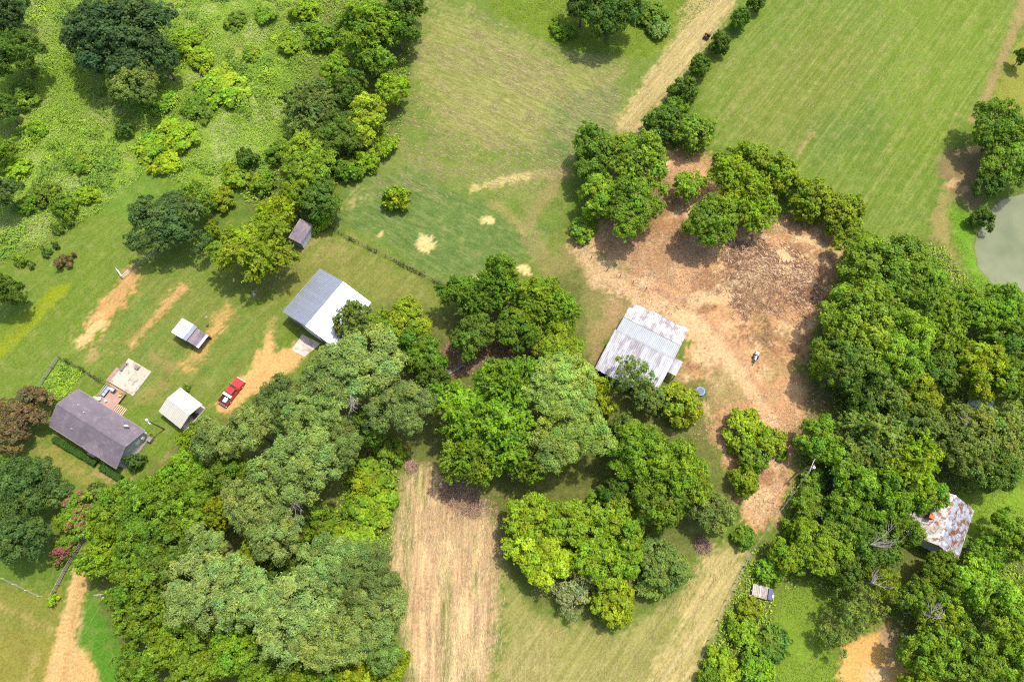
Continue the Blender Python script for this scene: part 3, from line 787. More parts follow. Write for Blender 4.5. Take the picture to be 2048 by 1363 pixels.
LIST = [
# overgrown field, upper left
('oak', 232, 66, 92, 15, 'dk', 'big dark blue-green oak in the overgrown field, tallest of its clump', None),
('oak', 322, 118, 38, 10, 'dk', 'dark oak on the right flank of the big oak in the overgrown field', None),
('oak', 182, 44, 38, 11, 'te', 'dark oak at the left flank of the big oak, top left field', None),
('oak', 266, 160, 64, 10, 'gr', 'grey-olive tree standing in front of the big dark oak', None),
('oak', 12, 22, 46, 12, 'dk', 'dark tree cut by the top left corner of the picture', None),
('oak', 28, 112, 54, 11, 'gd', 'green tree at the left edge under the corner tree', None),
('oak', 4, 215, 34, 8, 'gd', 'dark tree at the left edge beside the weedy field, halfway up', None),
('oak', 4, 300, 26, 6, 'gb', 'small bright tree at the left edge above the dark teal one', None),
('oak', 2, 385, 38, 9, 'te', 'dark teal tree at the left edge above the garden shrubs', None),
('oak', 10, 582, 38, 9, 'gd', 'dark round tree at the left edge beside the lime mown strip', None),
('bush', 575, 88, 26, 2.6, 'lg', 'round bright green bush alone in the weeds near the thicket', G_F),
('bush', 440, 172, 52, 3.0, 'gb', 'wide low emerald vine mound right of the big oak', G_F),
('bush', 375, 78, 36, 2.6, 'lg', 'lime vine mound right above the big oak clump', G_F),
('bush', 400, 115, 30, 2.4, 'lg', 'yellowish vine mound between the big oak and the emerald mound', G_F),
('bush', 248, 256, 20, 3.0, 'gd', 'small dark teal bush alone below the grey-olive tree', G_F),
('bush', 300, 292, 38, 2.6, 'lg', 'lime vine mound left half, middle of the overgrown field', G_F),
('bush', 352, 272, 42, 2.6, 'lg', 'lime vine mound right half, middle of the overgrown field', G_F),
('bush', 335, 325, 32, 2.2, 'yl', 'yellow-lime mound just above the dark oak by the lawn', G_F),
('bush', 395, 215, 34, 2.2, 'g', 'low green mound under the emerald vine mound', G_F),
('bush', 325, 200, 30, 2.0, 'gb', 'low green growth at the lower right foot of the grey-olive tree', G_F),
('bush', 90, 385, 30, 3.0, 'g', 'green bush on the field edge above the garden shrubs, left one', G_F),
('bush', 130, 412, 30, 3.2, 'g', 'darker bush on the field edge above the garden shrubs, right one', G_F),
('bush', 172, 388, 24, 2.4, 'lg', 'lime bush at the corner where weeds meet the lawn', G_F),
('bush', 55, 408, 22, 2.6, 'gb', 'bright bush beside the dark teal tree at the left edge', G_F),
('bush', 45, 190, 30, 2.6, 'g', 'green bush right of the left edge trees, upper field', G_F),
('bush', 70, 255, 24, 2.2, 'gb', 'low bright bush in the weeds near the left edge', G_F),
('bush', 30, 335, 28, 2.2, 'lg', 'lime weeds mound at the left edge, middle height', G_F),
('bush', 155, 325, 26, 1.8, 'g', 'greyish weed mound in the left of the field', G_F),
('bush', 470, 40, 26, 2.0, 'g', 'green mound in the weeds near the top edge', G_F),
('bush', 530, 30, 24, 2.2, 'gb', 'bright mound at the top edge left of the thicket', G_F),
('bush', 610, 15, 30, 3.0, 'lg', 'lime bush at the top edge beside the thicket', G_F),
('bush', 500, 105, 20, 1.8, 'g', 'small dark mound in the pale weeds', G_F),
('shrub', 37, 517, 15, 2.2, 'g', 'green garden shrub beside the left lawn edge', None),
('shrub', 59, 527, 9, 1.5, 'gr', 'small greyish purple garden shrub on the left lawn', None),
('shrub', 89, 501, 12, 1.8, 'te', 'round dark teal garden shrub on the left lawn', None),
('shrub', 110, 489, 8, 1.4, 'te', 'smallest teal garden shrub, above the round one', None),
('shrub', 128, 517, 19, 2.2, 'rd', 'loose brownish garden shrub on the left lawn', None),
('shrub', 112, 455, 14, 1.8, 'gd', 'dark low shrub on the lawn corner below the field edge bushes', None),
('shrub', 135, 444, 12, 1.6, 'gd', 'second dark low shrub by the lawn corner', None),
# thicket between the two fields
('pecan', 735, 52, 62, 13, 'gb', 'tall bright tree at the top of the thicket', G_T),
('oak', 812, 12, 46, 11, 'gd', 'dark tree at the top edge right of the thicket', G_T),
('oak', 795, 62, 40, 9, 'gd', 'dark tree on the right flank of the tall thicket tree', G_T),
('oak', 745, 118, 40, 9, 'g', 'tree under the tall bright thicket tree', G_T),
('oak', 672, 140, 36, 8, 'gb', 'bright tree on the left flank of the thicket', G_T),
('bush', 640, 70, 34, 4, 'gb', 'bright bush on the field side of the tall thicket tree', G_T),
('pecan', 622, 215, 62, 10, 'gr', 'grey-green willowy tree in the middle of the thicket', G_T),
('oak', 700, 178, 36, 8, 'gd', 'dark tree in the thicket between tall and lime trees', G_T),
('oak', 786, 180, 34, 7, 'lg', 'lime tree on the hay field side of the thicket', G_T),
('oak', 728, 238, 50, 8, 'yo', 'yellow-green round tree in the thicket beside the hay field', G_T),
('oak', 672, 268, 52, 9, 'gd', 'dark tree right of the willowy thicket tree', G_T),
('bush', 770, 290, 30, 3, 'lg', 'low lime bush at the hay field corner of the thicket', G_T),
('bush', 735, 312, 32, 3.2, 'lg', 'low lime bush at the lower right end of the thicket', G_T),
('bush', 695, 335, 30, 3.4, 'g', 'green bush at the lower end of the thicket', G_T),
('oak', 612, 322, 58, 9, 'gb', 'large green tree low in the thicket', G_T),
('oak', 640, 392, 46, 8, 'gd', 'dark tree at the foot of the thicket above the plank shed', G_T),
('oak', 585, 388, 34, 7, 'yo', 'yellow-green tree between the thicket and the lime-yellow tree', G_T),
('bush', 555, 300, 26, 3.4, 'g', 'green bush left of the large thicket tree', G_T),
('bush', 494, 318, 27, 4.0, 'gd', 'dark bush standing alone left of the thicket', G_T),
('bush', 470, 352, 32, 2.8, 'lg', 'lime mound under the lone dark bush', G_T),
('bush', 525, 362, 28, 3.0, 'gb', 'bright bush between the lone dark bush and the thicket', G_T),
('bush', 440, 395, 28, 3.2, 'yo', 'yellow-green bush above the gap between oak and lime-yellow tree', G_T),
('bush', 640, 441, 22, 2.8, 'gb', 'bright green bush right beside the plank shed', None),
# yard trees
('oak', 338, 442, 84, 10, 'te', 'dark green oak casting shade on the lawn by the pipe gate', None),
('oak', 395, 402, 36, 8.5, 'g', 'green tree leaning over the upper right of the dark lawn oak', None),
('bush', 421, 456, 18, 4, 'yo', 'small yellow-green bush between the dark oak and lime-yellow tree', None),
('pecan', 515, 500, 80, 11, 'yo', 'lime-yellow tree casting shade on the lawn left of the workshop', None),
('pecan', 545, 432, 40, 9, 'yl', 'yellow tree top behind the lime-yellow lawn tree', None),
('bush', 793, 391, 29, 4.6, 'yo', 'lone round bush in the mown hay field', None),
# top middle
('oak', 1222, 24, 62, 12, 'gd', 'dark tree with pale leaf tips at the top middle edge', None),
('oak', 1165, 8, 42, 10, 'dk', 'very dark tree at the top edge left of the pale tipped one', None),
('bush', 1298, 22, 36, 3.2, 'g', 'low green bush right of the dark top edge trees', None),
('bush', 1318, 55, 28, 2.4, 'gr', 'low greyish bush below the bush at the top middle edge', None),
('shrub', 1112, 47, 14, 1.8, 'g', 'small shrub left of the dark top edge trees', None),
('bush', 1128, 62, 22, 2.2, 'gb', 'bright bush at the foot of the dark top edge trees', None),
# hedge row
('cedar', 1512, 4, 16, 4.5, 'gd', 'hedge bush at the top edge, first of the hedge row', G_H),
('cedar', 1482, 36, 20, 5, 'gd', 'second bush of the hedge row from the top', G_H),
('cedar', 1441, 82, 21, 5, 'gd', 'third bush of the hedge row, round and dark', G_H),
('cedar', 1402, 127, 22, 5, 'gd', 'fourth bush of the hedge row, beside the straw track', G_H),
('cedar', 1366, 178, 28, 5.5, 'gd', 'fifth bush of the hedge row, broad', G_H),
('cedar', 1328, 240, 40, 7, 'gd', 'big hedge row bush nearest the hay field trees', G_H),
('cedar', 1385, 262, 40, 7, 'g', 'big hedge row bush at the meadow corner', G_H),
('cedar', 1355, 215, 26, 5, 'g', 'hedge row bush wedged above the two big ones', G_H),
('shrub', 1416, 70, 8, 1.5, 'br', 'tiny purplish shrub beside the straw track', None),
# clump by the hay field and cleared ground
('oak', 1186, 306, 52, 10, 'g', 'upper left tree of the clump between hay field and cleared ground', None),
('pecan', 1282, 322, 66, 12, 'gb', 'large upper right tree of the clump between hay field and cleared ground', None),
('oak', 1262, 412, 62, 11, 'g', 'lower right tree of the clump above the reddish ground', None),
('oak', 1198, 388, 48, 9, 'gb', 'left tree of the clump beside the dirt track', None),
('bush', 1165, 455, 28, 3, 'g', 'low bush at the lower left foot of the clump', None),
('oak', 1378, 372, 32, 6, 'gb', 'small tree between the clump and the lone cleared ground tree', None),
('pecan', 1476, 372, 60, 10, 'lg', 'feathery bright tree on the cleared ground, upper one', None),
('oak', 1422, 440, 58, 10, 'gb', 'round dark tree on the cleared ground, lower one', None),
('pecan', 1512, 425, 48, 8, 'lg', 'lime feathery tree right of the round cleared ground tree', None),
('cedar', 1508, 312, 38, 6, 'yo', 'yellow-green hedge tree at the meadow corner, first of four', None),
('cedar', 1560, 345, 42, 6.5, 'yo', 'second hedge tree along the meadow above the cleared ground', None),
('cedar', 1622, 392, 46, 7, 'yo', 'third hedge tree along the meadow above the cleared ground', None),
('cedar', 1688, 422, 46, 7, 'yo', 'last hedge tree along the meadow, nearest the right hand wood', None),
('bush', 1455, 318, 28, 3.4, 'g', 'bush between the big hedge bush and the feathery tree', None),
# barn yard
('pecan', 940, 592, 54, 10, 'g', 'left tree of the bright clump left of the barn', G_C),
('pecan', 1000, 562, 50, 11, 'gb', 'topmost tree of the bright clump left of the barn', G_C),
('pecan', 1066, 598, 58, 11, 'lg', 'middle bright tree of the clump left of the barn', G_C),
('pecan', 1122, 618, 42, 9, 'gb', 'right tree of the bright clump left of the barn', G_C),
('oak', 948, 664, 48, 9, 'gd', 'dark lower left tree of the clump left of the barn', G_C),
('oak', 1030, 656, 48, 9, 'g', 'lower tree of the clump left of the barn', G_C),
('oak', 1116, 696, 60, 7, 'yo', 'round orange-tinted green tree next to the barn', G_C),
('thin', 1262, 752, 44, 9, 'gr', 'thin grey-green tree hanging over the barn roof', G_C),
('bush', 1195, 775, 30, 3.5, 'yl', 'yellow-green bush at the lower left corner of the barn', G_C),
('oak', 1300, 795, 36, 7, 'gr', 'grey-green small tree below the barn', G_C),
('cedar', 1362, 806, 44, 6, 'yo', 'dark olive bushy tree below the barn lean-to', G_C),
('oak', 708, 640, 40, 9, 'gr', 'grey-green tree overhanging the workshop roof', None),
('oak', 765, 655, 42, 8, 'g', 'green tree right of the workshop', None),
('oak', 815, 640, 48, 8, 'yo', 'yellow-green tree between the workshop and the barn clump', None),
('oak', 845, 705, 52, 9, 'g', 'dark green tree right of the workshop, lower', None),
('oak', 865, 760, 36, 8, 'gd', 'dark tree by the fallen log', None),
# lower left wood: pines
('pine', 735, 738, 84, 16, 'pn', 'large pine just below the workshop', G_P),
('pine', 668, 770, 62, 15, 'pn', 'pine left of the large workshop pine', G_P),
('pine', 806, 818, 58, 14, 'pn', 'pine at the right edge of the wood above the straw strip', G_P),
('pine', 572, 806, 52, 14, 'pd', 'pine right of the red truck', G_P),
('pine', 512, 862, 46, 14, 'pn', 'pine below the red truck', G_P),
('pine', 440, 888, 48, 14, 'pn', 'pine nearest the small carport', G_P),
('pine', 628, 838, 56, 15, 'pn', 'pine above the biggest pine of the wood', G_P),
('pine', 606, 938, 84, 17, 'pl', 'biggest pine with a broad pale crown in mid wood', G_P),
('pine', 686, 890, 48, 13, 'pd', 'dark pine right of the biggest pine', G_P),
('pine', 512, 1012, 56, 15, 'pl', 'pale pine left of the dead branches', G_P),
('pine', 552, 1062, 58, 15, 'pn', 'pine below the dead branches', G_P),
('pine', 424, 1088, 38, 13, 'pl', 'small pale pine among the bright broadleaf trees', G_P),
('pine', 418, 1178, 72, 16, 'pl', 'broad pale pine in the lower wood, left one', G_P),
('pine', 498, 1186, 66, 16, 'pl', 'broad pale pine in the lower wood, middle one', G_P),
('pine', 600, 1218, 80, 16, 'pl', 'broad pale pine in the lower wood, right one', G_P),
('pine', 676, 1136, 66, 15, 'pn', 'pine above the straw strip edge pines', G_P),
('pine', 742, 1158, 62, 15, 'pd', 'pine right on the edge of the straw strip, upper', G_P),
('pine', 732, 1240, 74, 15, 'pn', 'pine right on the edge of the straw strip, lower', G_P),
('pine', 660, 1276, 64, 15, 'pl', 'pale pine near the bottom edge of the wood', G_P),
('pine', 770, 1296, 42, 12, 'pd', 'dark pine near the bottom edge by the straw strip', G_P),
# lower left wood: broadleaf
('oak', 318, 984, 50, 11, 'gb', 'bright tree below the end of the house', G_W),
('oak', 376, 940, 42, 10, 'gb', 'bright tree by the tan patch below the carport', G_W),
('bush', 380, 878, 30, 5, 'lg', 'lime bush at the lower corner of the carport', G_W),
('oak', 255, 992, 42, 9, 'g', 'tree left edge of the wood beside the rail fence top', G_W),
('oak', 296, 1058, 72, 12, 'g', 'large bright tree along the dirt drive, upper', G_W),
('oak', 224, 1052, 44, 10, 'gb', 'bright tree overhanging the dirt drive', G_W),
('oak', 382, 985, 52, 11, 'gb', 'bright tree inside the wood under the carport bush', G_W),
('oak', 212, 1118, 46, 10, 'gb', 'bright tree beside the bend of the dirt drive', G_W),
('oak', 276, 1150, 62, 12, 'g', 'large green tree above the round green lawn', G_W),
('oak', 336, 1118, 54, 11, 'gd', 'darker tree between the pale pines and the drive', G_W),
('oak', 364, 1048, 50, 11, 'g', 'green tree left of the small pale pine', G_W),
('oak', 448, 1018, 38, 10, 'yo', 'yellow-green tree left of the pale pine by the dead branches', G_W),
('oak', 452, 948, 44, 11, 'g', 'green tree under the carport pine', G_W),
('oak', 295, 1232, 52, 11, 'g', 'green tree at the upper right rim of the round lawn', G_W),
('oak', 346, 1272, 58, 11, 'gb', 'bright tree right of the round lawn', G_W),
('oak', 400, 1322, 62, 11, 'g', 'green tree at the bottom edge, left in the wood', G_W),
('oak', 468, 1284, 52, 11, 'gb', 'bright tree between the broad pale pines and the bottom edge', G_W),
('oak', 280, 1330, 46, 10, 'g', 'green tree at the bottom edge beside the round lawn', G_W),
('oak', 512, 1338, 46, 10, 'g', 'green tree at the bottom edge below the pale pines', G_W),
('oak', 548, 1285, 36, 10, 'gd', 'dark tree between the lower pale pines and the bottom edge', G_W),
('oak', 512, 1108, 42, 10, 'yo', 'olive yellow tree under the pale pine by the dead branches', G_W),
('oak', 590, 1136, 46, 10, 'gd', 'dark tree in the hollow between the lower pines', G_W),
('oak', 640, 1052, 40, 9, 'g', 'green tree right of the dead branches', G_W),
('oak', 590, 1342, 36, 8, 'lg', 'lime tree at the bottom edge, left of three', G_W),
('oak', 642, 1344, 38, 8, 'gb', 'bright tree at the bottom edge, middle of three', G_W),
('oak', 716, 1338, 42, 8, 'yl', 'yellow-lime tree at the bottom edge beside the straw strip', G_W),
('oak', 782, 1334, 40, 8, 'yo', 'yellow-green tree at the bottom edge touching the straw strip', G_W),
('bush', 740, 958, 44, 4, 'lg', 'lime vine mass above the straw strip, top', G_W),
('bush', 755, 1005, 44, 3.4, 'lg', 'lime vine mass beside the straw strip, middle', G_W),
('bush', 715, 1020, 40, 3.4, 'gb', 'bright vine mass inside the wood edge', G_W),
('bush', 725, 1075, 46, 3.4, 'lg', 'lime vine mass beside the straw strip, lowest', G_W),
('bush', 672, 1086, 34, 4, 'lg', 'lime bush under the pines near the dead branches', G_W),
('bush', 775, 905, 34, 4, 'g', 'green bush at the top end of the straw strip', G_W),
('oak', 738, 848, 42, 10, 'gd', 'dark tree between the large pines below the workshop', G_W),
# lower left corner
('oak', 50, 826, 54, 6.5, 'rd', 'reddish crape myrtle beside the house end', None),
('oak', 18, 868, 36, 5.5, 'rd', 'smaller reddish crape myrtle at the left edge', None),
('oak', 46, 966, 68, 10, 'te', 'dark teal oak at the lower left edge, upper one', None),
('oak', 98, 984, 40, 8, 'te', 'right part tree of the dark teal group under the house', None),
('oak', 32, 1074, 58, 10, 'te', 'dark teal oak at the lower left edge, lower one', None),
('oak', 154, 1030, 44, 4.5, 'g', 'crape myrtle with pink blossom by the rail fence', None),
('bush', 124, 1098, 27, 3, 'g', 'green bush below the pink crape myrtle by the rail fence', None),
('shrub', 192, 979, 20, 2.4, 'gr', 'round grey-green shrub on the front lawn', None),
('bush', 266, 922, 20, 3.4, 'te', 'dark leafy bush at the gable end of the house', None),
('shrub', 102, 1196, 14, 1.8, 'lg', 'lime shrub at the lower end of the rail fence', None),
('shrub', 372, 773, 8, 1.3, 'g', 'tiny shrub behind the upper corner of the carport', None),
('bush', 187, 1128, 24, 3, 'gr', 'grey-green bush beside the dirt drive under the wood', None),
# centre wood
('pecan', 1012, 762, 62, 13, 'gb', 'upper tree of the large bright group in the centre', None),
('pecan', 930, 828, 72, 13, 'gb', 'left tree of the large bright group in the centre', None),
('pecan', 1008, 858, 78, 14, 'gb', 'largest tree of the bright group in the centre', None),
('pecan', 948, 918, 62, 12, 'gb', 'lowest tree of the bright group, above the straw strip', None),
('pecan', 1050, 930, 42, 10, 'g', 'small dark tree at the lower right of the central bright group', None),
('pine', 1118, 782, 68, 13, 'ol', 'olive grey tree below the orange-tinted tree', None),
('pine', 1150, 862, 70, 13, 'ol', 'olive grey tree in the centre, largest', None),
('pine', 1108, 905, 50, 12, 'ol', 'olive grey tree in the centre, lower', None),
('bush', 1205, 805, 26, 4, 'yl', 'yellow-lime bush between the olive trees and the barn', None),
('oak', 1285, 905, 66, 12, 'gb', 'bright tree of the big clump below the barn, upper left', None),
('oak', 1362, 948, 68, 12, 'gb', 'bright tree of the big clump below the barn, right', None),
('oak', 1320, 1002, 60, 11, 'g', 'bright tree of the big clump below the barn, lower', None),
('oak', 1425, 1020, 52, 8, 'gr', 'grey-green tree at the right foot of the big clump', None),
('oak', 1236, 862, 34, 8, 'gr', 'small grey-green tree between the olive trees and big clump', None),
('oak', 1230, 985, 36, 8, 'gd', 'dark tree in the gap left of the big clump', None),
('oak', 1062, 1042, 56, 8, 'lg', 'lime maple beside the straw strip, upper left', None),
('oak', 1084, 1110, 64, 8, 'lg', 'lime maple beside the straw strip, lower left', None),
('oak', 1152, 1052, 60, 8.5, 'lg', 'lime maple in the middle of the lime group', None),
('oak', 1226, 1040, 58, 8.5, 'lg', 'lime maple at the upper right of the lime group', None),
('oak', 1195, 1120, 54, 7.5, 'lg', 'lime maple at the centre right of the lime group', None),
('oak', 1256, 1110, 42, 7, 'gb', 'green tree at the right of the lime group', None),
('cedar', 1228, 1202, 46, 5.5, 'yo', 'dense yellow-olive bush at the bottom of the lime group', None),
('thin', 1142, 1182, 48, 5, 'gg', 'thin grey shrub tree at the bottom of the lime group', None),
('thin', 1170, 1140, 40, 5.5, 'gg', 'thin grey leafless-looking tree inside the lime group', None),
('oak', 1322, 1122, 54, 6, 'gr', 'grey-green shrubby tree right of the lime group', None),
('bush', 1300, 1172, 34, 3.2, 'gr', 'grey-green bush at the stubble edge', None),
# cleared ground bushes
('cedar', 1490, 858, 42, 5, 'yo', 'tall bush on the cleared ground lane, left one', None),
('cedar', 1535, 882, 34, 4.8, 'yo', 'tall bush on the cleared ground lane, right one', None),
('bush', 1502, 832, 20, 3.2, 'yo', 'small bush on top of the cleared ground lane bushes', None),
('cedar', 1508, 912, 32, 4.5, 'g', 'bush at the lower middle of the lane bushes', None),
('cedar', 1490, 962, 31, 4.5, 'yo', 'lowest round bush on the cleared ground lane', None),
('shrub', 1566, 908, 14, 1.6, 'g', 'small shrub right of the lane bushes', None),
('oak', 1642, 872, 50, 7.5, 'gb', 'round bright tree at the edge of the cleared ground', None),
# right hand wood
('oak', 1778, 538, 82, 12, 'g', 'big green tree at the top of the right hand wood', G_R),
('oak', 1722, 502, 44, 8, 'lg', 'lime tree at the top left of the right hand wood', G_R),
('oak', 1846, 566, 54, 10, 'g', 'green tree at the top right of the right hand wood by the bank', G_R),
('oak', 1728, 640, 84, 13, 'gb', 'large bright tree on the left flank of the right hand wood', G_R),
('oak', 1652, 718, 44, 9, 'gb', 'bright tree protruding over the cleared ground', G_R),
('oak', 1700, 730, 66, 12, 'gd', 'green tree on the left flank of the right hand wood, lower', G_R),
('oak', 1788, 700, 70, 13, 'gb', 'bright tree in the heart of the right hand wood', G_R),
('pecan', 1862, 660, 70, 12, 'gb', 'feathery tree in the upper right hand wood', G_R),
('oak', 1768, 778, 52, 10, 'gr', 'grey-green tree in the right hand wood beside the yellow one', G_R),
('oak', 1870, 742, 50, 10, 'gd', 'green tree left of the yellow-green tree', G_R),
('oak', 1958, 738, 54, 10, 'yl', 'yellow-green tree above the small metal shed', G_R),
('oak', 1838, 800, 54, 10, 'yo', 'yellow-olive tree in mid wood above the grey-green trees', G_R),
('oak', 1932, 610, 46, 9, 'gb', 'bright tree at the pond bank end of the path', G_R),
('oak', 1998, 618, 56, 10, 'gb', 'bright tree at the foot of the pond', G_R),
('oak', 2032, 680, 54, 10, 'g', 'green tree at the right edge below the pond', G_R),
('oak', 2030, 772, 46, 10, 'g', 'green tree at the right edge level with the small metal shed', G_R),
('oak', 1718, 800, 34, 8, 'gd', 'dark small tree at the wood edge by the shaded ground', G_R),
('pecan', 1752, 880, 66, 12, 'ol', 'olive feathery tree left in the lower right hand wood', G_R),
('oak', 1842, 858, 58, 11, 'gr', 'grey-green tree below the yellow-olive tree', G_R),
('oak', 1928, 880, 66, 11, 'ol', 'olive green tree below the small metal shed', G_R),
('oak', 2004, 866, 50, 10, 'ol', 'olive tree at the right edge below the small metal shed', G_R),
('oak', 1980, 936, 52, 9, 'gd', 'dark tree above the lime clearing', G_R),
('pecan', 1812, 928, 66, 12, 'lg', 'lime feathery tree above the rusty house', G_R),
('oak', 1700, 940, 54, 10, 'gb', 'bright tree right of the power pole', G_R),
('oak', 1766, 1000, 58, 11, 'gb', 'bright tree left of the rusty house, upper', G_R),
('oak', 1838, 986, 44, 10, 'gb', 'bright tree touching the upper corner of the rusty house', G_R),
('oak', 1622, 1010, 36, 5, 'g', 'low tree at the end of the cleared lane', G_R),
('bush', 1630, 962, 28, 3.5, 'g', 'bush at the foot of the power pole', G_R),
('oak', 1690, 1042, 48, 9, 'g', 'green tree left of the dead branches by the rusty house', G_R),
('oak', 1642, 1096, 54, 8, 'lg', 'lime tree above the old plank trailer', G_R),
('oak', 1578, 1112, 36, 6, 'lg', 'smaller lime tree at the stubble corner', G_R),
('oak', 1742, 1092, 48, 9, 'gd', 'dark tree under the dead branches', G_R),
('oak', 1798, 1050, 42, 9, 'g', 'green tree hugging the left side of the rusty house', G_R),
('oak', 1694, 1135, 36, 8, 'gd', 'dark tree right of the lime tree above the trailer', G_R),
('oak', 2026, 1068, 48, 8, 'gb', 'bright tree at the right edge beside the rusty house', G_R),
('oak', 1972, 1108, 34, 6, 'g', 'green tree right of the rusty gable corner', G_R),
('oak', 1960, 1172, 62, 11, 'gb', 'bright tree below the rusty house, right', G_R),
('oak', 2024, 1230, 66, 11, 'gb', 'bright tree at the lower right edge, upper', G_R),
('oak', 1882, 1142, 42, 9, 'g', 'green tree just below the rusty gable', G_R),
('oak', 1838, 1196, 44, 9, 'g', 'green tree between the rusty house and orange dirt', G_R),
('thin', 1760, 1160, 46, 9, 'yo', 'sparse yellow tree with bare limbs above the orange dirt, upper', G_R),
('thin', 1720, 1210, 48, 8, 'ol', 'sparse olive tree with bare limbs left of the orange dirt', G_R),
('thin', 1672, 1268, 40, 6, 'ol', 'sparse olive tree on the lower right lawn', G_R),
('thin', 1880, 1232, 44, 9, 'yo', 'sparse tree with grey bare limbs right of the orange dirt', G_R),
('thin', 1915, 1270, 46, 9, 'g', 'sparse green tree with bare limbs near the lower right corner', G_R),
('oak', 1860, 1300, 54, 9, 'gb', 'bright tree right beside the orange dirt', G_R),
('oak', 1948, 1322, 54, 10, 'g', 'green tree at the bottom edge right of the orange dirt', G_R),
('oak', 2032, 1318, 50, 10, 'gb', 'bright tree in the lower right corner', G_R),
('oak', 1842, 1352, 36, 7, 'lg', 'lime tree at the bottom edge beside the orange dirt', G_R),
('bush', 1448, 1330, 38, 3.5, 'lg', 'lime bush at the bottom edge right of the stubble', G_R),
('bush', 1516, 1330, 38, 3.5, 'gb', 'bright bush at the bottom edge, second from the stubble', G_R),
('bush', 1486, 1262, 32, 3.0, 'lg', 'lime bush beside the wire fence', G_R),
('bush', 1548, 1290, 34, 3.0, 'gd', 'dark bush at the left of the lower right lawn', G_R),
('bush', 1500, 1218, 26, 2.4, 'yo', 'yellow-green bush under the old plank trailer', G_R),
('bush', 1420, 1355, 26, 3.0, 'g', 'bush at the stubble corner of the bottom edge', G_R),
('bush', 1540, 1140, 28, 2.8, 'gb', 'bright bush above the old plank trailer', G_R),
('bush', 1490, 1075, 24, 2.6, 'g', 'bush at the end of the cleared lane by the stubble', G_R),
('bush', 1598, 1060, 30, 3.2, 'gb', 'bright bush right of the cleared lane end', G_R),
# pond
('oak', 2004, 262, 58, 10, 'g', 'upper tree on the pond bank', None),
('oak', 2022, 322, 60, 9, 'g', 'middle tree on the pond bank', None),
('oak', 1975, 368, 30, 6, 'gd', 'dark small tree at the upper pond shore', None),
('bush', 1966, 432, 27, 4, 'gd', 'dark bush standing at the pond shore', None),
('oak', 2046, 112, 18, 5, 'gd', 'small dark tree cut by the right edge near the top', None),
]
for a in LIST:
    t = tree(*a)
    if 'pink' in a[6] or 'reddish' in a[6]:
        # blossom clusters sitting on the crown
        cr = [c for c in t.children if c.name.startswith('crown')][0]
        rng = np.random.RandomState(a[1])
        n = len(cr.data.vertices) // 4
        nf = 1500 if 'pink' in a[6] else 500
        idx = rng.choice(n, nf, replace=False)
        co = np.zeros(n * 4 * 3)
        cr.data.vertices.foreach_get('co', co)
        co = co.reshape(n, 4, 3).mean(1)
        zz = co[:, 2]
        idx = idx[(zz[idx] > np.percentile(zz, 45)) & (fbm(co[idx, 0], co[idx, 1], 1.6, 2, 4.0) > 0.5)]
        v, f, tt = leaf_quads(rng, co[idx] + np.array([0, 0, 0.25]), rng.normal(size=(len(idx), 3)) + np.array([0, 0, 1.0]), 0.6, 0.45, rng.uniform(0.7, 1.2, (len(idx), 1)) * np.ones((1, 3)))
        me = np_mesh('blossom', v, f, tt)
        me.materials.append(LEAF)
        b = link('blossom', me, t)
        b.color = (0.38, 0.14, 0.13, 1) if 'pink' in a[6] else (0.20, 0.10, 0.07, 1)

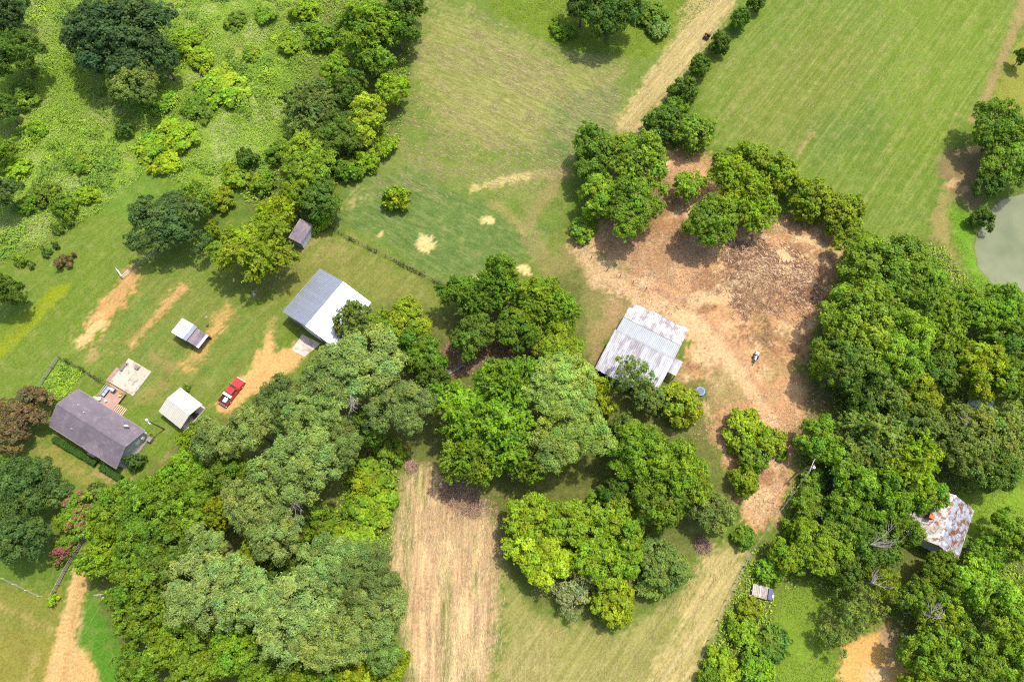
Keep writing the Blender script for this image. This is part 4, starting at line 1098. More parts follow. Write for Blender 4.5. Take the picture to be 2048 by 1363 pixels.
# ------------------------------------------------------------------ uncountable ground plants and litter
def scatter(name, label, cat, polys, dens, hmin, hmax, size, pal, seed, k=3, clump=6.0, thresh=0.0, avoid=(), mounds=()):
    rng = np.random.RandomState(seed)
    Vs, Fs, Ts, off = [], [], [], 0
    av = [poly(*q) for q in avoid]
    for pts in polys:
        pg = poly(*pts)
        x0, y0 = pg.min(0); x1, y1 = pg.max(0)
        n = int((x1 - x0) * (y1 - y0) * dens)
        x, y = rng.uniform(x0, x1, n), rng.uniform(y0, y1, n)
        keep = sdf(pg, x, y) > 0
        for q in av:
            keep &= sdf(q, x, y) < 0
        x, y = x[keep], y[keep]
        nz = fbm(x, y, clump, 4, seed * 1.3)
        keep = nz > thresh
        x, y, nz = x[keep], y[keep], nz[keep]
        n = len(x)
        gz = ground_z(x, y)
        h = (hmin + (hmax - hmin) * sstep(0.3, 0.75, nz)) * rng.uniform(0.6, 1.3, n)
        cn = fbm(x, y, 4.5, 4, seed * 2.7) * 0.75 + rng.uniform(0, 0.25, n)
        pi = np.clip(sstep(0.22, 0.78, cn) * len(pal), 0, len(pal) - 1e-3)
        i0 = pi.astype(int)
        pc = np.array(pal)
        c = pc[i0] * rng.uniform(0.8, 1.2, (n, 1)) * (0.7 + 0.6 * fbm(x, y, 11.0, 3, seed * 5.1))[:, None]
        for j in range(k):
            p = np.stack([x + rng.normal(0, size * 0.35, n), y + rng.normal(0, size * 0.35, n), gz + h * (0.35 + 0.65 * (j + 1) / k)], 1)
            nr = rng.normal(size=(n, 3)) * 0.38 + np.array([0, 0, 0.9])
            v, f, t = leaf_quads(rng, p, nr, size, size * 0.5, c * rng.uniform(0.85, 1.15, (n, 1)))
            Vs.append(v); Fs.append(f + off); Ts.append(t)
            off += len(v)
    for pts, nm, r0, r1, npl in mounds:
        pg = poly(*pts)
        x0, y0 = pg.min(0); x1, y1 = pg.max(0)
        cx, cy_ = rng.uniform(x0, x1, nm), rng.uniform(y0, y1, nm)
        kp = (sdf(pg, cx, cy_) > 1.0) & (fbm(cx, cy_, 9.0, 3, seed * 3.3) > 0.47)
        cx, cy_ = cx[kp], cy_[kp]
        for q in range(len(cx)):
            r = rng.uniform(r0, r1)
            n = int(npl * r * r)
            a = rng.uniform(0, 6.283, n)
            u = rng.uniform(0, 1, n)
            rr = r * np.sqrt(u) * (1 + 0.25 * np.sin(a * 3 + q))
            hh = r * 0.5 * np.sqrt(np.clip(1 - u, 0, 1)) * (0.75 + 0.5 * vnoise(rr * np.cos(a) * 2.2 + q, rr * np.sin(a) * 2.2))
            x, y = cx[q] + rr * np.cos(a), cy_[q] + rr * np.sin(a)
            p = np.stack([x, y, ground_z(x, y) + hh + rng.uniform(0, 0.12, n)], 1)
            nr = np.stack([np.cos(a) * u, np.sin(a) * u, 1.1 - u * 0.5], 1) + rng.normal(size=(n, 3)) * 0.4
            base = np.array(pal)[rng.randint(0, 4)] * rng.uniform(0.75, 1.1)
            v, f, t = leaf_quads(rng, p, nr, 0.30, 0.20, base * rng.uniform(0.75, 1.25, (n, 1)))
            Vs.append(v); Fs.append(f + off); Ts.append(t)
            off += len(v)
    me = np_mesh(name, np.vstack(Vs), np.vstack(Fs), np.vstack(Ts))
    me.materials.append(WEED)
    return tag(link(name, me), label, cat, kind='stuff')

wl, wm, wo, wt, wg = (.225, .345, .022), (.170, .285, .026), (.22, .28, .07), (.34, .31, .15), (.125, .225, .028)
scatter('field_weeds', 'tall tangled weeds of the overgrown field upper left', 'weeds',
        [[(-60, -60), (640, -60), (650, 60), (560, 330), (420, 390), (300, 340), (190, 430), (110, 480), (-60, 560)]], 34, 0.05, 0.45, 0.26, [wg, wm, wl, wm, wo, wm, wl, wo], 3, 1, 5.0,
        mounds=[([(-60, -60), (640, -60), (650, 60), (560, 330), (420, 390), (300, 340), (190, 430), (110, 480), (-60, 560)], 900, 0.5, 2.0, 75)])
scatter('undergrowth', 'leafy undergrowth below and between the trees of the woods', 'undergrowth',
        [[(640, -60), (850, -60), (830, 60), (800, 280), (690, 350), (620, 440), (540, 450), (470, 380), (580, 300)],
         [(1500, 1100), (1640, 1040), (1760, 1100), (1700, 1270), (1640, 1180), (1560, 1180), (1540, 1230), (1560, 1370), (1385, 1370)],
         [(1590, 900), (1680, 900), (1700, 1050), (1600, 1060), (1560, 1040)],
         [(700, 900), (800, 920), (785, 1100), (700, 1120), (660, 1060)],
         [(1640, 640), (1700, 490), (1880, 490), (1960, 590), (2060, 570), (2060, 930), (1960, 980), (1840, 1010), (1700, 1050)],
         [(1880, 1080), (2060, 1060), (2060, 1370), (1830, 1370), (1820, 1300), (1780, 1230)]],
        8.0, 0.1, 0.7, 0.34, [wg, wm, wl, wm, wl], 5, 2, 4.0, 0.34)
scatter('meadow_growth', 'ungrazed lime grass clumps in clearings and by the pond bank', 'grass',
        [[(1935, 1000), (2060, 950), (2060, 1060), (1960, 1080)], [(1900, 425), (1935, 430), (1958, 500), (1985, 562), (2020, 585), (1960, 600), (1925, 540)],
         [(1560, 1180), (1640, 1165), (1660, 1280), (1690, 1370), (1560, 1370), (1530, 1260)], [(945, -40), (1480, -40), (1330, 90), (1290, 112), (1110, 88), (985, 20)]],
        22.0, 0.02, 0.16, 0.2, [(.115, .185, .018), (.15, .225, .018), (.13, .20, .018)], 7, 1, 4.0, 0.0)
scatter('garden_plants', 'green vegetable and weed rows in the fenced garden plot', 'plants',
        [[(72, 790), (122, 722), (168, 748), (140, 785), (100, 812)]], 26, 0.1, 0.5, 0.3, [wg, wm, wl, wl, wm], 9, 3, 2.0)

def litter(name, label, cat, jobs, seed):
    rng = np.random.RandomState(seed)
    Vs, Fs, Ts, off = [], [], [], 0
    for pts, dens, ang, spread, ll, lw, pal, thr, cl in jobs:
        pg = poly(*pts)
        x0, y0 = pg.min(0); x1, y1 = pg.max(0)
        n = int((x1 - x0) * (y1 - y0) * dens)
        x, y = rng.uniform(x0, x1, n), rng.uniform(y0, y1, n)
        ca, sa = math.cos(R(ang)), math.sin(R(ang))
        xr, yr = (x * ca + y * sa), (-x * sa + y * ca)
        nz = fbm(xr * 0.3, yr, cl, 4, seed * 1.1)
        keep = (sdf(pg, x, y) + rng.normal(0, 1.0, n) > 0) & (nz + rng.normal(0, 0.04, n) > thr)
        x, y = x[keep], y[keep]
        n = len(x)
        a = R(ang) + rng.normal(0, R(spread), n)
        l, w = ll * rng.uniform(0.4, 1.6, n) * 0.5, lw * rng.uniform(0.6, 1.4, n) * 0.5
        z = ground_z(x, y) + rng.uniform(0.015, 0.05, n)
        tl = rng.normal(0, 0.02, n)
        ux, uy = np.cos(a), np.sin(a)
        v = np.stack([np.stack([x - ux * l, y - uy * l, z - tl], 1), np.stack([x - uy * w, y + ux * w, z + 0.03], 1),
                      np.stack([x + ux * l, y + uy * l, z + tl], 1), np.stack([x + uy * w, y - ux * w, z - 0.01], 1)], 1).reshape(-1, 3)
        c = np.array(pal)[rng.randint(0, len(pal), n)] * rng.uniform(0.75, 1.25, (n, 1))
        Vs.append(v); Fs.append(np.arange(n * 4).reshape(n, 4) + off); Ts.append(np.repeat(c, 4, 0))
        off += n * 4
    me = np_mesh(name, np.vstack(Vs), np.vstack(Fs), np.vstack(Ts))
    me.materials.append(WEED)
    return tag(link(name, me), label, cat, kind='stuff')

s1, s2, s3 = (.36, .28, .14), (.27, .22, .10), (.44, .35, .19)
b1, b2, b3 = (.14, .065, .035), (.24, .12, .065), (.50, .37, .25)
litter('cut_straw', 'cut dry straw lying in rows on the mown fields', 'straw', [
    ([(870, 0), (960, 30), (1110, 100), (1250, 125), (1230, 250), (1140, 330), (1060, 400), (900, 390), (740, 380), (800, 250), (830, 100)], 8.0, -29, 9, 1.0, 0.05, [s1, s2, s3], 0.50, 2.6),
    ([(1395, -40), (1500, -40), (1465, 20), (1400, 105), (1300, 230), (1290, 270), (1225, 265), (1270, 190), (1350, 80)], 10.0, 52, 7, 1.1, 0.05, [s1, s2, s3], 0.47, 1.6),
    ([(1440, 100), (1560, -20), (1960, -20), (1850, 250), (1560, 320), (1440, 280)], 3.0, 52, 7, 1.0, 0.05, [s2, (.24, .25, .08), s2], 0.56, 1.6),
    ([(805, 935), (860, 925), (960, 985), (1010, 1050), (1000, 1290), (960, 1370), (815, 1370), (775, 1130)], 18.0, 90, 12, 0.8, 0.05, [s1, s2, s3, (.38, .26, .17)], 0.47, 2.0),
    ([(1000, 1150), (1220, 1270), (1420, 1100), (1500, 1090), (1370, 1370), (960, 1370)], 7.0, 60, 18, 0.8, 0.05, [s1, s2, (.20, .20, .07)], 0.48, 2.5),
], 15)
litter('brush_debris', 'shredded brush and bark chips strewn over the cleared ground', 'debris', [
    (brown, 13.0, 20, 80, 0.42, 0.07, [b2, (.28, .17, .11), (.40, .26, .18), (.36, .23, .15), b3], 0.5, 4.0),
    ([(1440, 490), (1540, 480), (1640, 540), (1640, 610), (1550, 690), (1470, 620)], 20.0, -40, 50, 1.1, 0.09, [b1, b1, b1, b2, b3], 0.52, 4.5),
    ([(870, 960), (960, 970), (1000, 1030), (920, 1040)], 12.0, 30, 80, 0.7, 0.12, [b1, b2, (.25, .18, .16)], 0.4, 2.0),
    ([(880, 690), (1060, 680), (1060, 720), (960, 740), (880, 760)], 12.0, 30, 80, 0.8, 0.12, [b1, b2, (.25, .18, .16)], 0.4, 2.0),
], 16)
# ------------------------------------------------------------------ built things
def metal(name, col, rough=0.42, rust=None, amt=0.0, var=0.16, metalness=0.5, stain=None, stain_amt=0.0, streak=0.5):
    """Painted or galvanised sheet; stains and rust run down the slope (local y of a panel)."""
    m, nt, out = mat_new(name)
    b = N(nt, 'ShaderNodeBsdfPrincipled')
    b.inputs['Metallic'].default_value = metalness
    b.inputs['Specular IOR Level'].default_value = 0.35
    geo = N(nt, 'ShaderNodeNewGeometry').outputs['Position']
    oi = N(nt, 'ShaderNodeObjectInfo').outputs['Random']
    mp = N(nt, 'ShaderNodeMapping')
    mp.inputs['Rotation'].default_value = (0, 0, R(29.5))
    L(nt, geo, mp.inputs['Vector'])
    mp2 = N(nt, 'ShaderNodeMapping')
    mp2.inputs['Scale'].default_value = (1.6, streak, 1.0)
    L(nt, mp.outputs[0], mp2.inputs['Vector'])
    v = mp2.outputs[0]
    f = noise(nt, v, 1.2, 6.0, 0.65)
    val = math_n(nt, 'MULTIPLY', mapr(nt, f, 0.3, 0.7, 1 - var, 1 + var), mapr(nt, oi, 0, 1, 1 - var * 0.6, 1 + var * 0.6))
    c = mixc(nt, 1.0, col, val, 'MULTIPLY')
    if stain is not None:
        g = noise(nt, v, 0.55, 7.0, 0.68)
        lo = 0.60 - stain_amt * 0.3
        c = mixc(nt, mapr(nt, g, lo, lo + 0.14, 0, 0.85), c, stain)
    if rust is not None:
        g = noise(nt, v, 0.75, 8.0, 0.72)
        lo = 0.62 - amt * 0.3
        c = mixc(nt, mapr(nt, g, lo, lo + 0.1), c, mixc(nt, mapr(nt, f, 0.35, 0.65), rust, tuple(x * 0.55 for x in rust)))
    L(nt, c, b.inputs['Base Color'])
    b.inputs['Roughness'].default_value = rough
    L(nt, b.outputs[0], out.inputs['Surface'])
    return m

def shingle_material(name, col):
    m, nt, out = mat_new(name)
    b = N(nt, 'ShaderNodeBsdfPrincipled')
    b.inputs['Roughness'].default_value = 0.9
    tc = N(nt, 'ShaderNodeTexCoord').outputs['Object']
    br = N(nt, 'ShaderNodeTexBrick')
    br.inputs['Scale'].default_value = 1.0
    br.inputs['Brick Width'].default_value = 0.5
    br.inputs['Row Height'].default_value = 0.16
    br.inputs['Mortar Size'].default_value = 0.012
    br.inputs['Color1'].default_value = (*col, 1)
    br.inputs['Color2'].default_value = (*[x * 1.18 for x in col], 1)
    br.inputs['Mortar'].default_value = (*[x * 0.55 for x in col], 1)
    L(nt, tc, br.inputs['Vector'])
    n1 = noise(nt, tc, 0.35, 5.0, 0.6)
    c = mixc(nt, 1.0, br.outputs['Color'], mapr(nt, n1, 0.3, 0.7, 0.82, 1.2), 'MULTIPLY')
    n2 = noise(nt, tc, 7.0, 4.0, 0.7)
    c = mixc(nt, 1.0, c, mapr(nt, n2, 0.3, 0.7, 0.8, 1.2), 'MULTIPLY')
    c = mixc(nt, mapr(nt, noise(nt, tc, 0.9, 5.0), 0.55, 0.75, 0, 0.4), c, (0.27, 0.23, 0.24))
    L(nt, c, b.inputs['Base Color'])
    L(nt, b.outputs[0], out.inputs['Surface'])
    return m

M_SHINGLE = shingle_material('asphalt_shingle', (0.128, 0.104, 0.124))
M_SIDING = simple('grey_siding', (0.36, 0.40, 0.42), 0.7, 0.08, 2.0)
M_TRIM = simple('white_trim', (0.72, 0.70, 0.66), 0.6, 0.08)
M_DARK = simple('dark_opening', (0.025, 0.025, 0.028), 0.5, 0.2)
M_GLASS = simple('window_glass', (0.035, 0.045, 0.055), 0.08, 0.1, spec=0.6)
M_GALV = metal('new_galvanised', (0.36, 0.38, 0.42), 0.44, var=0.07, metalness=0.65)
M_WHITEMETAL = metal('pale_painted_metal', (0.46, 0.44, 0.375), 0.5, var=0.07, metalness=0.1)
M_WHITE = metal('white_painted_metal', (0.74, 0.74, 0.74), 0.45, var=0.05, metalness=0.0)
M_BLUEGREY = metal('blue_grey_metal', (0.24, 0.26, 0.33), 0.5, var=0.12, metalness=0.2)
M_PURPLE = metal('old_tar_paper', (0.15, 0.12, 0.15), 0.8, var=0.25, metalness=0.0, stain=(0.28, 0.22, 0.20), stain_amt=0.5)
M_BARNTOP = metal('weathered_white_tin', (0.46, 0.46, 0.48), 0.5, rust=None, var=0.22, stain=(0.22, 0.19, 0.19), stain_amt=0.55, streak=1.0)
M_BARNGREY = metal('grey_tin', (0.30, 0.315, 0.33), 0.45, var=0.08)
M_BARNLOW = metal('streaked_tin', (0.40, 0.40, 0.44), 0.5, var=0.22, stain=(0.24, 0.215, 0.22), stain_amt=0.45, streak=0.45)
M_RUST = metal('rusted_tin', (0.46, 0.49, 0.56), 0.55, rust=(0.30, 0.13, 0.065), amt=0.52, var=0.25, streak=1.1)
M_RUSTWHITE = metal('chalky_white_tin', (0.55, 0.53, 0.52), 0.6, rust=(0.28, 0.16, 0.10), amt=0.42, var=0.22, stain=(0.34, 0.29, 0.25), stain_amt=0.5, streak=2.2)
M_PLANK = simple('weathered_plank', (0.34, 0.30, 0.26), 0.85, 0.25, 2.5, col2=(0.22, 0.18, 0.15), amt2=0.3)
M_PALEPLANK = simple('pale_plank', (0.45, 0.46, 0.50), 0.8, 0.2, 2.5)
M_DECK = simple('red_brown_deck', (0.36, 0.22, 0.17), 0.8, 0.2, 3.0)
M_STEP = simple('tan_lumber', (0.52, 0.36, 0.21), 0.8, 0.15)
M_CONC = simple('old_concrete', (0.40, 0.36, 0.28), 0.9, 0.16, 1.0, col2=(0.25, 0.21, 0.17), amt2=0.3, scale2=1.1)
M_PAD = simple('worn_concrete', (0.46, 0.40, 0.34), 0.9, 0.15, 1.2, col2=(0.30, 0.24, 0.19), amt2=0.3, scale2=0.8)
M_GRAVEL = simple('pink_brick_gravel', (0.36, 0.22, 0.19), 0.95, 0.45, 6.0)
M_POST = simple('creosote_post', (0.10, 0.08, 0.06), 0.9, 0.3)
M_RAIL = simple('old_rail_wood', (0.21, 0.17, 0.15), 0.9, 0.25)
M_WIRE = simple('galvanised_wire', (0.30, 0.30, 0.29), 0.5, 0.1)
M_PIPE = simple('white_pipe', (0.78, 0.79, 0.77), 0.5, 0.06)
M_RED = simple('red_car_paint', (0.60, 0.022, 0.022), 0.28, 0.04, spec=0.6)
M_BLACK = simple('black_plastic', (0.022, 0.022, 0.024), 0.55, 0.2)
M_CHROME = simple('bright_metal', (0.70, 0.70, 0.70), 0.25, 0.04, metal=0.6)
M_RUBBER = simple('tyre_rubber', (0.03, 0.03, 0.032), 0.8, 0.2)
M_REDGATE = simple('red_gate_paint', (0.34, 0.085, 0.045), 0.6, 0.2)
M_BLUE = simple('faded_blue_plastic', (0.12, 0.30, 0.42), 0.5, 0.15)
M_NAVY = simple('navy_paint', (0.06, 0.065, 0.16), 0.5, 0.2)
M_YELLOW = simple('mustard_cushion', (0.62, 0.38, 0.06), 0.8, 0.1)
M_GREYCUSH = simple('grey_cushion', (0.30, 0.33, 0.42), 0.8, 0.1)
M_BRICK = simple('rusty_brick', (0.36, 0.12, 0.05), 0.9, 0.3, 4.0)
M_POLE = simple('utility_pole_wood', (0.19, 0.15, 0.11), 0.85, 0.25)
M_BEIGEWALL = simple('beige_sheet_wall', (0.40, 0.38, 0.33), 0.6, 0.08)
M_GREYCAN = simple('transformer_grey', (0.38, 0.39, 0.40), 0.5, 0.1)
M_GREYWALL = simple('old_grey_boards', (0.20, 0.18, 0.17), 0.85, 0.25, 2.0)

_panel = {}
def panel_mesh(w, l, ribs, h, mat):
    key = (round(w, 3), round(l, 3), ribs, h, mat.name)
    if key in _panel:
        return _panel[key]
    prof = [(0.0, 0.0)]
    for i in range(ribs):
        c = w * (i + 0.5) / ribs
        q = w / ribs * 0.16
        prof += [(c - q * 1.6, 0.0), (c - q * 0.6, h), (c + q * 0.6, h), (c + q * 1.6, 0.0)]
    prof.append((w, 0.0))
    bm = NB()
    a = [bm.verts.new((x, 0, z)) for x, z in prof]
    b = [bm.verts.new((x, l, z)) for x, z in prof]
    for i in range(len(prof) - 1):
        bm.faces.new((a[i], a[i + 1], b[i + 1], b[i]))
    me = bpy.data.meshes.new('roof_panel')
    bm.to_mesh(me)
    bm.free()
    me.materials.append(mat)
    _panel[key] = me
    return me

def tin(parent, eave0, along, up, length, slope_len, pw, mat, ribs=3, h=0.035, jitter=0.0, seed=1, skip=(), lens=None, name='roof_panel'):
    """A slope of separate sheets laid side by side from eave0 along the eave; up is the slope direction."""
    rng = random.Random(seed)
    along, up = Vector(along).normalized(), Vector(up).normalized()
    nrm = along.cross(up).normalized()
    flip = nrm.z < 0
    if flip:
        nrm = -nrm
    n = max(1, round(length / pw))
    pw = length / n
    for i in range(n):
        if i in skip:
            continue
        dl = rng.uniform(-jitter, jitter)
        sl = slope_len if lens is None else lens(i, n)
        me = panel_mesh(pw * 0.995, round(sl, 2), ribs, h, mat)
        o = link(name, me, parent)
        base = Vector(eave0) + along * (i * pw) - up * dl + nrm * (0.012 + (i % 2) * 0.004)
        if flip:
            base = base + along * pw
            M = Matrix((-along, up, nrm)).transposed().to_4x4()
        else:
            M = Matrix((along, up, nrm)).transposed().to_4x4()
        M.translation = base
        o.matrix_local = M

def gable_wall(bm, x, th, y0, y1, zc_y, z_e, z_r):
    """A gable end across x, from y0 to y1, eaves at z_e, ridge at zc_y."""
    pts = [(y0, 0), (y1, 0), (y1, z_e), (zc_y, z_r), (y0, z_e)]
    a = [bm.verts.new((x - th / 2, y, z)) for y, z in pts]
    b = [bm.verts.new((x + th / 2, y, z)) for y, z in pts]
    bm.faces.new(a[::-1]); bm.faces.new(b)
    for i in range(5):
        j = (i + 1) % 5
        bm.faces.new((a[i], a[j], b[j], b[i]))
    return bm

A_ = R(-29.5)
# ---------------------------------------------------------------- house
HL, HW, HE, HR = 15.0, 7.4, 2.55, 4.45          # length, width over the eaves, eave and ridge height
house = thing('ranch_house', 'long house with purple grey shingle roof and grey gable end', 'house', (-71.11, 28.03, 0), A_)
hx, hy = HL / 2, HW / 2
wy, wx = hy - 0.42, hx - 0.30
obj('foundation', B(-wx - 0.04, wx + 0.04, -wy - 0.04, wy + 0.04, -0.2, 0.32), M_CONC, house)
w1 = obj('wall', B(-wx, wx, wy - 0.16, wy, 0.32, HE - 0.12), M_SIDING, house)
w2 = obj('wall', B(-wx, wx, -wy, -wy + 0.16, 0.32, HE - 0.12), M_SIDING, house)
for s in (-1, 1):
    bm = NB()
    gable_wall(bm, s * (wx - 0.08), 0.155, -wy + 0.163, wy - 0.163, 0, HE - 0.1, HR - 0.22)
    gw = obj('gable_wall', bm, M_SIDING, house)
    for yy in (-1.6, 1.5):
        wd = obj('window', B(s * wx - 0.03, s * wx + 0.03, yy - 0.5, yy + 0.5, 1.0, 2.05), M_TRIM, gw)
    for k in range(9):
        zz = 0.5 + k * 0.2
        obj('siding_board', B(s * wx - 0.012 + s * 0.01, s * wx + 0.012 + s * 0.01, -wy + 0.1, wy - 0.1, zz, zz + 0.17), M_SIDING, gw)
def win(parent, xa, xb, za, zb, y, s):
    f = obj('window', B(xa, xb, y - 0.04, y + 0.04, za, zb), M_TRIM, parent)
    obj('pane', B(xa + 0.07, (xa + xb) / 2 - 0.03, y + s * 0.045 - 0.01, y + s * 0.045 + 0.01, za + 0.07, zb - 0.07), M_GLASS, f)
    obj('pane', B((xa + xb) / 2 + 0.03, xb - 0.07, y + s * 0.045 - 0.01, y + s * 0.045 + 0.01, za + 0.07, zb - 0.07), M_GLASS, f)
for xa in (-5.8, -3.0, 3.4, 5.2):
    win(w2, xa, xa + 1.1, 0.95, 2.0, -wy, -1)
for xa in (-6.2, 1.0, 3.8):
    win(w1, xa, xa + 1.1, 0.95, 2.0, wy, 1)
dr = obj('front_door', B(0.4, 1.3, -wy - 0.05, -wy + 0.01, 0.34, 2.3), M_TRIM, house)
obj('back_door', B(-2.6, -1.7, wy - 0.01, wy + 0.05, 0.5, 2.35), M_TRIM, house)
for s in (-1, 1):
    rs = obj('roof_slope', slab3(NB(), [(-hx, s * hy, HE), (hx, s * hy, HE), (hx, s * 0.006, HR), (-hx, s * 0.006, HR)], 0.16), M_SHINGLE, house)
    for e in (-1, 1):
        obj('rake_trim', slab3(NB(), [(e * (hx + 0.02) - 0.05, s * (hy + 0.02), HE - 0.02), (e * (hx + 0.02) + 0.05, s * (hy + 0.02), HE - 0.02), (e * (hx + 0.02) + 0.05, s * 0.02, HR - 0.02), (e * (hx + 0.02) - 0.05, s * 0.02, HR - 0.02)], 0.2), M_GREYWALL, rs)
    obj('gutter', B(-hx, hx, s * (hy + 0.055) - 0.05, s * (hy + 0.055) + 0.05, HE - 0.16, HE - 0.04), M_GREYWALL, rs)
nseg = 24
for k in range(nseg):
    x0 = -hx + HL * k / nseg
    bm = NB()
    for s in (-1, 1):
        slab3(bm, [(x0, s * 0.17, HR - 0.047), (x0 + HL / nseg - 0.02, s * 0.17, HR - 0.047), (x0 + HL / nseg - 0.02, 0, HR + 0.035), (x0, 0, HR + 0.035)], 0.02)
    obj('ridge_cap', bm, M_SHINGLE, house)
# small cross gable on the front slope
cg = 2.2
gx0, gyf = 2.0, -hy - 0.05
gz = HE + (HR - HE) * 0.62
yv = -hy * (1 - 0.62)
for s in (-1, 1):
    obj('cross_gable_slope', slab3(NB(), [(gx0, gyf, gz), (gx0, yv, gz + 0.02), (gx0 + s * 0.05, yv - 0.05, gz + 0.01), (gx0 + s * cg, gyf, HE + 0.03)], 0.08), M_SHINGLE, house)
obj('porch_gable_wall', prism(NB(), [(gx0 - 1.5, -hy + 0.35), (gx0 + 1.5, -hy + 0.35), (gx0 + 1.5, -hy + 0.45), (gx0 - 1.5, -hy + 0.45)], 0.32, HE), M_SIDING, house)
for x, y in ((-4.6, 1.7), (-2.7, 1.2), (-2.9, -2.1)):
    z = HR - (HR - HE) * abs(y) / hy
    obj('vent_pipe', cyl(NB(), (x, y, z - 0.1), (x, y, z + 0.42), 0.07, 0.07, 8), M_TRIM, house)
z = HR - (HR - HE) * 2.9 / hy
dish = obj('satellite_dish', cyl(NB(), (4.9, 2.95, z + 0.75), (5.02, 2.78, z + 0.87), 0.05, 0.46, 14), M_TRIM, house, smooth=True)
obj('dish_mast', cyl(NB(), (4.95, 2.9, z - 0.05), (4.95, 2.9, z + 0.8), 0.035, 0.035, 6), M_WIRE, dish)
obj('meter_box', B(wx + 0.05, wx + 0.3, 2.2, 2.7, 1.1, 1.8), M_TRIM, house)
obj('heat_pump', B(wx + 0.5, wx + 1.35, 2.4, 3.2, 0.02, 0.9), M_GREYWALL, house, bevel=0.04)
obj('skirting_ledge', B(wx + 0.05, wx + 0.55, -wy, wy - 0.6, 0.02, 0.16), M_RAIL, house)
obj('front_step', B(0.1, 1.6, -wy - 1.2, -wy - 0.06, 0.0, 0.28), M_CONC, house)

# front hedges: clipped, built from leaves
def hedge(name, label, a, b, wd, h, seed):
    rng = np.random.RandomState(seed)
    pa, pb = P(*a), P(*b)
    ln = (pb - pa).length
    n = int(ln * 620)
    x = rng.uniform(-ln / 2, ln / 2, n)
    t = rng.uniform(-1, 1, n)
    e = np.abs(t)
    lum = 0.85 + 0.3 * fbm(x, x * 0 + seed, 0.9, 2, 1.0)
    y = np.where(e < 0.55, rng.uniform(-wd / 2, wd / 2, n), np.sign(t) * wd / 2 * rng.uniform(0.85, 1.05, n)) * lum
    z = np.where(e < 0.55, h * rng.uniform(0.85, 1.05, n), rng.uniform(0.1, h, n)) * lum
    nr = np.stack([rng.normal(0, 0.4, n), np.where(e < 0.55, 0, np.sign(t)) + rng.normal(0, 0.4, n), np.where(e < 0.55, 1.0, 0.3) + rng.normal(0, 0.3, n)], 1)
    v, f, tt = leaf_quads(rng, np.stack([x, y, z], 1), nr, 0.24, 0.16, rng.uniform(0.7, 1.3, (n, 1)) * np.ones((1, 3)))
    t_ = thing(name, label, 'hedge', ((pa + pb) / 2), math.atan2(pb.y - pa.y, pb.x - pa.x))
    me = np_mesh('foliage', v, f, tt); me.materials.append(LEAF)
    o = link('foliage', me, t_); o.color = (0.05, 0.125, 0.016, 1)
    bm = NB()
    for k in range(int(ln / 0.6)):
        xx = -ln / 2 + 0.3 + k * 0.6
        cyl(bm, (xx, 0, -0.05), (xx + 0.05, 0.05, h * 0.75), 0.035, 0.015, 5)
        for q in range(3):
            cyl(bm, (xx, 0, h * 0.3), (xx + rng.uniform(-.25, .25), rng.uniform(-.4, .4) * wd, h * 0.8), 0.015, 0.006, 4)
    obj('stems', bm, BARK, t_)
hedge('clipped_hedge', 'long clipped hedge under the front eave of the house', (112, 878), (196, 928), 0.9, 1.0, 71)
hedge('clipped_hedge', 'short clipped hedge at the front right corner of the house', (206, 934), (246, 958), 0.95, 0.95, 72)

# deck at the back of the house
deck = thing('wooden_deck', 'red brown wooden deck with steps behind the house', 'deck', (-71.11, 28.03, 0), A_)
dx0, dx1, dy0, dy1, dz = -4.6, -0.9, wy + 0.08, 7.1, 0.62
nb_ = 24
for k in range(nb_):
    x0 = dx0 + (dx1 - dx0) * k / nb_
    obj('deck_board', B(x0, x0 + (dx1 - dx0) / nb_ - 0.012, dy0, dy1, dz - 0.04 + (k % 3) * 0.002, dz + (k % 3) * 0.002), M_DECK, deck)
for x in (dx0 + 0.06, dx1 - 0.06):
    for y in (dy0 + 0.2, dy1 - 0.06):
        obj('post', B(x - 0.05, x + 0.05, y - 0.05, y + 0.05, -0.1, dz + 0.95), M_STEP, deck)
for z in (dz + 0.45, dz + 0.92):
    obj('rail', B(dx0 + 0.02, dx0 + 0.07, dy0 + 0.3, dy1 - 0.12, z, z + 0.06), M_STEP, deck)
    obj('rail', B(dx0 + 0.13, dx1 - 0.13, dy1 - 0.09, dy1 - 0.04, z, z + 0.06), M_DECK, deck)
obj('joist', B(dx0, dx1, dy1 + 0.005, dy1 + 0.05, dz - 0.25, dz - 0.03), M_DECK, deck)
for k in range(6):
    x0 = dx1 + 0.05 + k * 0.29
    zt = dz - 0.03 - k * 0.1
    obj('step', B(x0, x0 + 0.2, dy0 + 0.15, dy0 + 1.55, zt - 0.05, zt), M_STEP, deck)
for y in (dy0 + 0.1, dy0 + 1.6):
    obj('stringer', slab3(NB(), [(dx1 + 0.01, y - 0.03, dz - 0.1), (dx1 + 1.8, y - 0.03, 0.0), (dx1 + 1.8, y + 0.03, 0.0), (dx1 + 0.01, y + 0.03, dz - 0.1)], 0.06), M_STEP, deck)
obj('walkway_edge', B(dx1 + 0.1, 6.6, dy0 - 0.1, dy0 + 0.08, 0.0, 0.12), M_STEP, deck)
Mh = house.matrix_basis.copy()
Mh = Matrix.Translation((-71.11, 28.03, 0)) @ Matrix.Rotation(A_, 4, 'Z')
def hp(x, y, z=0.0):
    return Mh @ Vector((x, y, z))
sofa = thing('garden_sofa', 'long grey cushioned outdoor sofa on the deck', 'sofa', hp(-4.05, 5.75, dz + 0.006), A_)
obj('frame', B(-0.34, 0.34, -1.0, 1.0, 0.0, 0.3), M_BLACK, sofa, bevel=0.02)
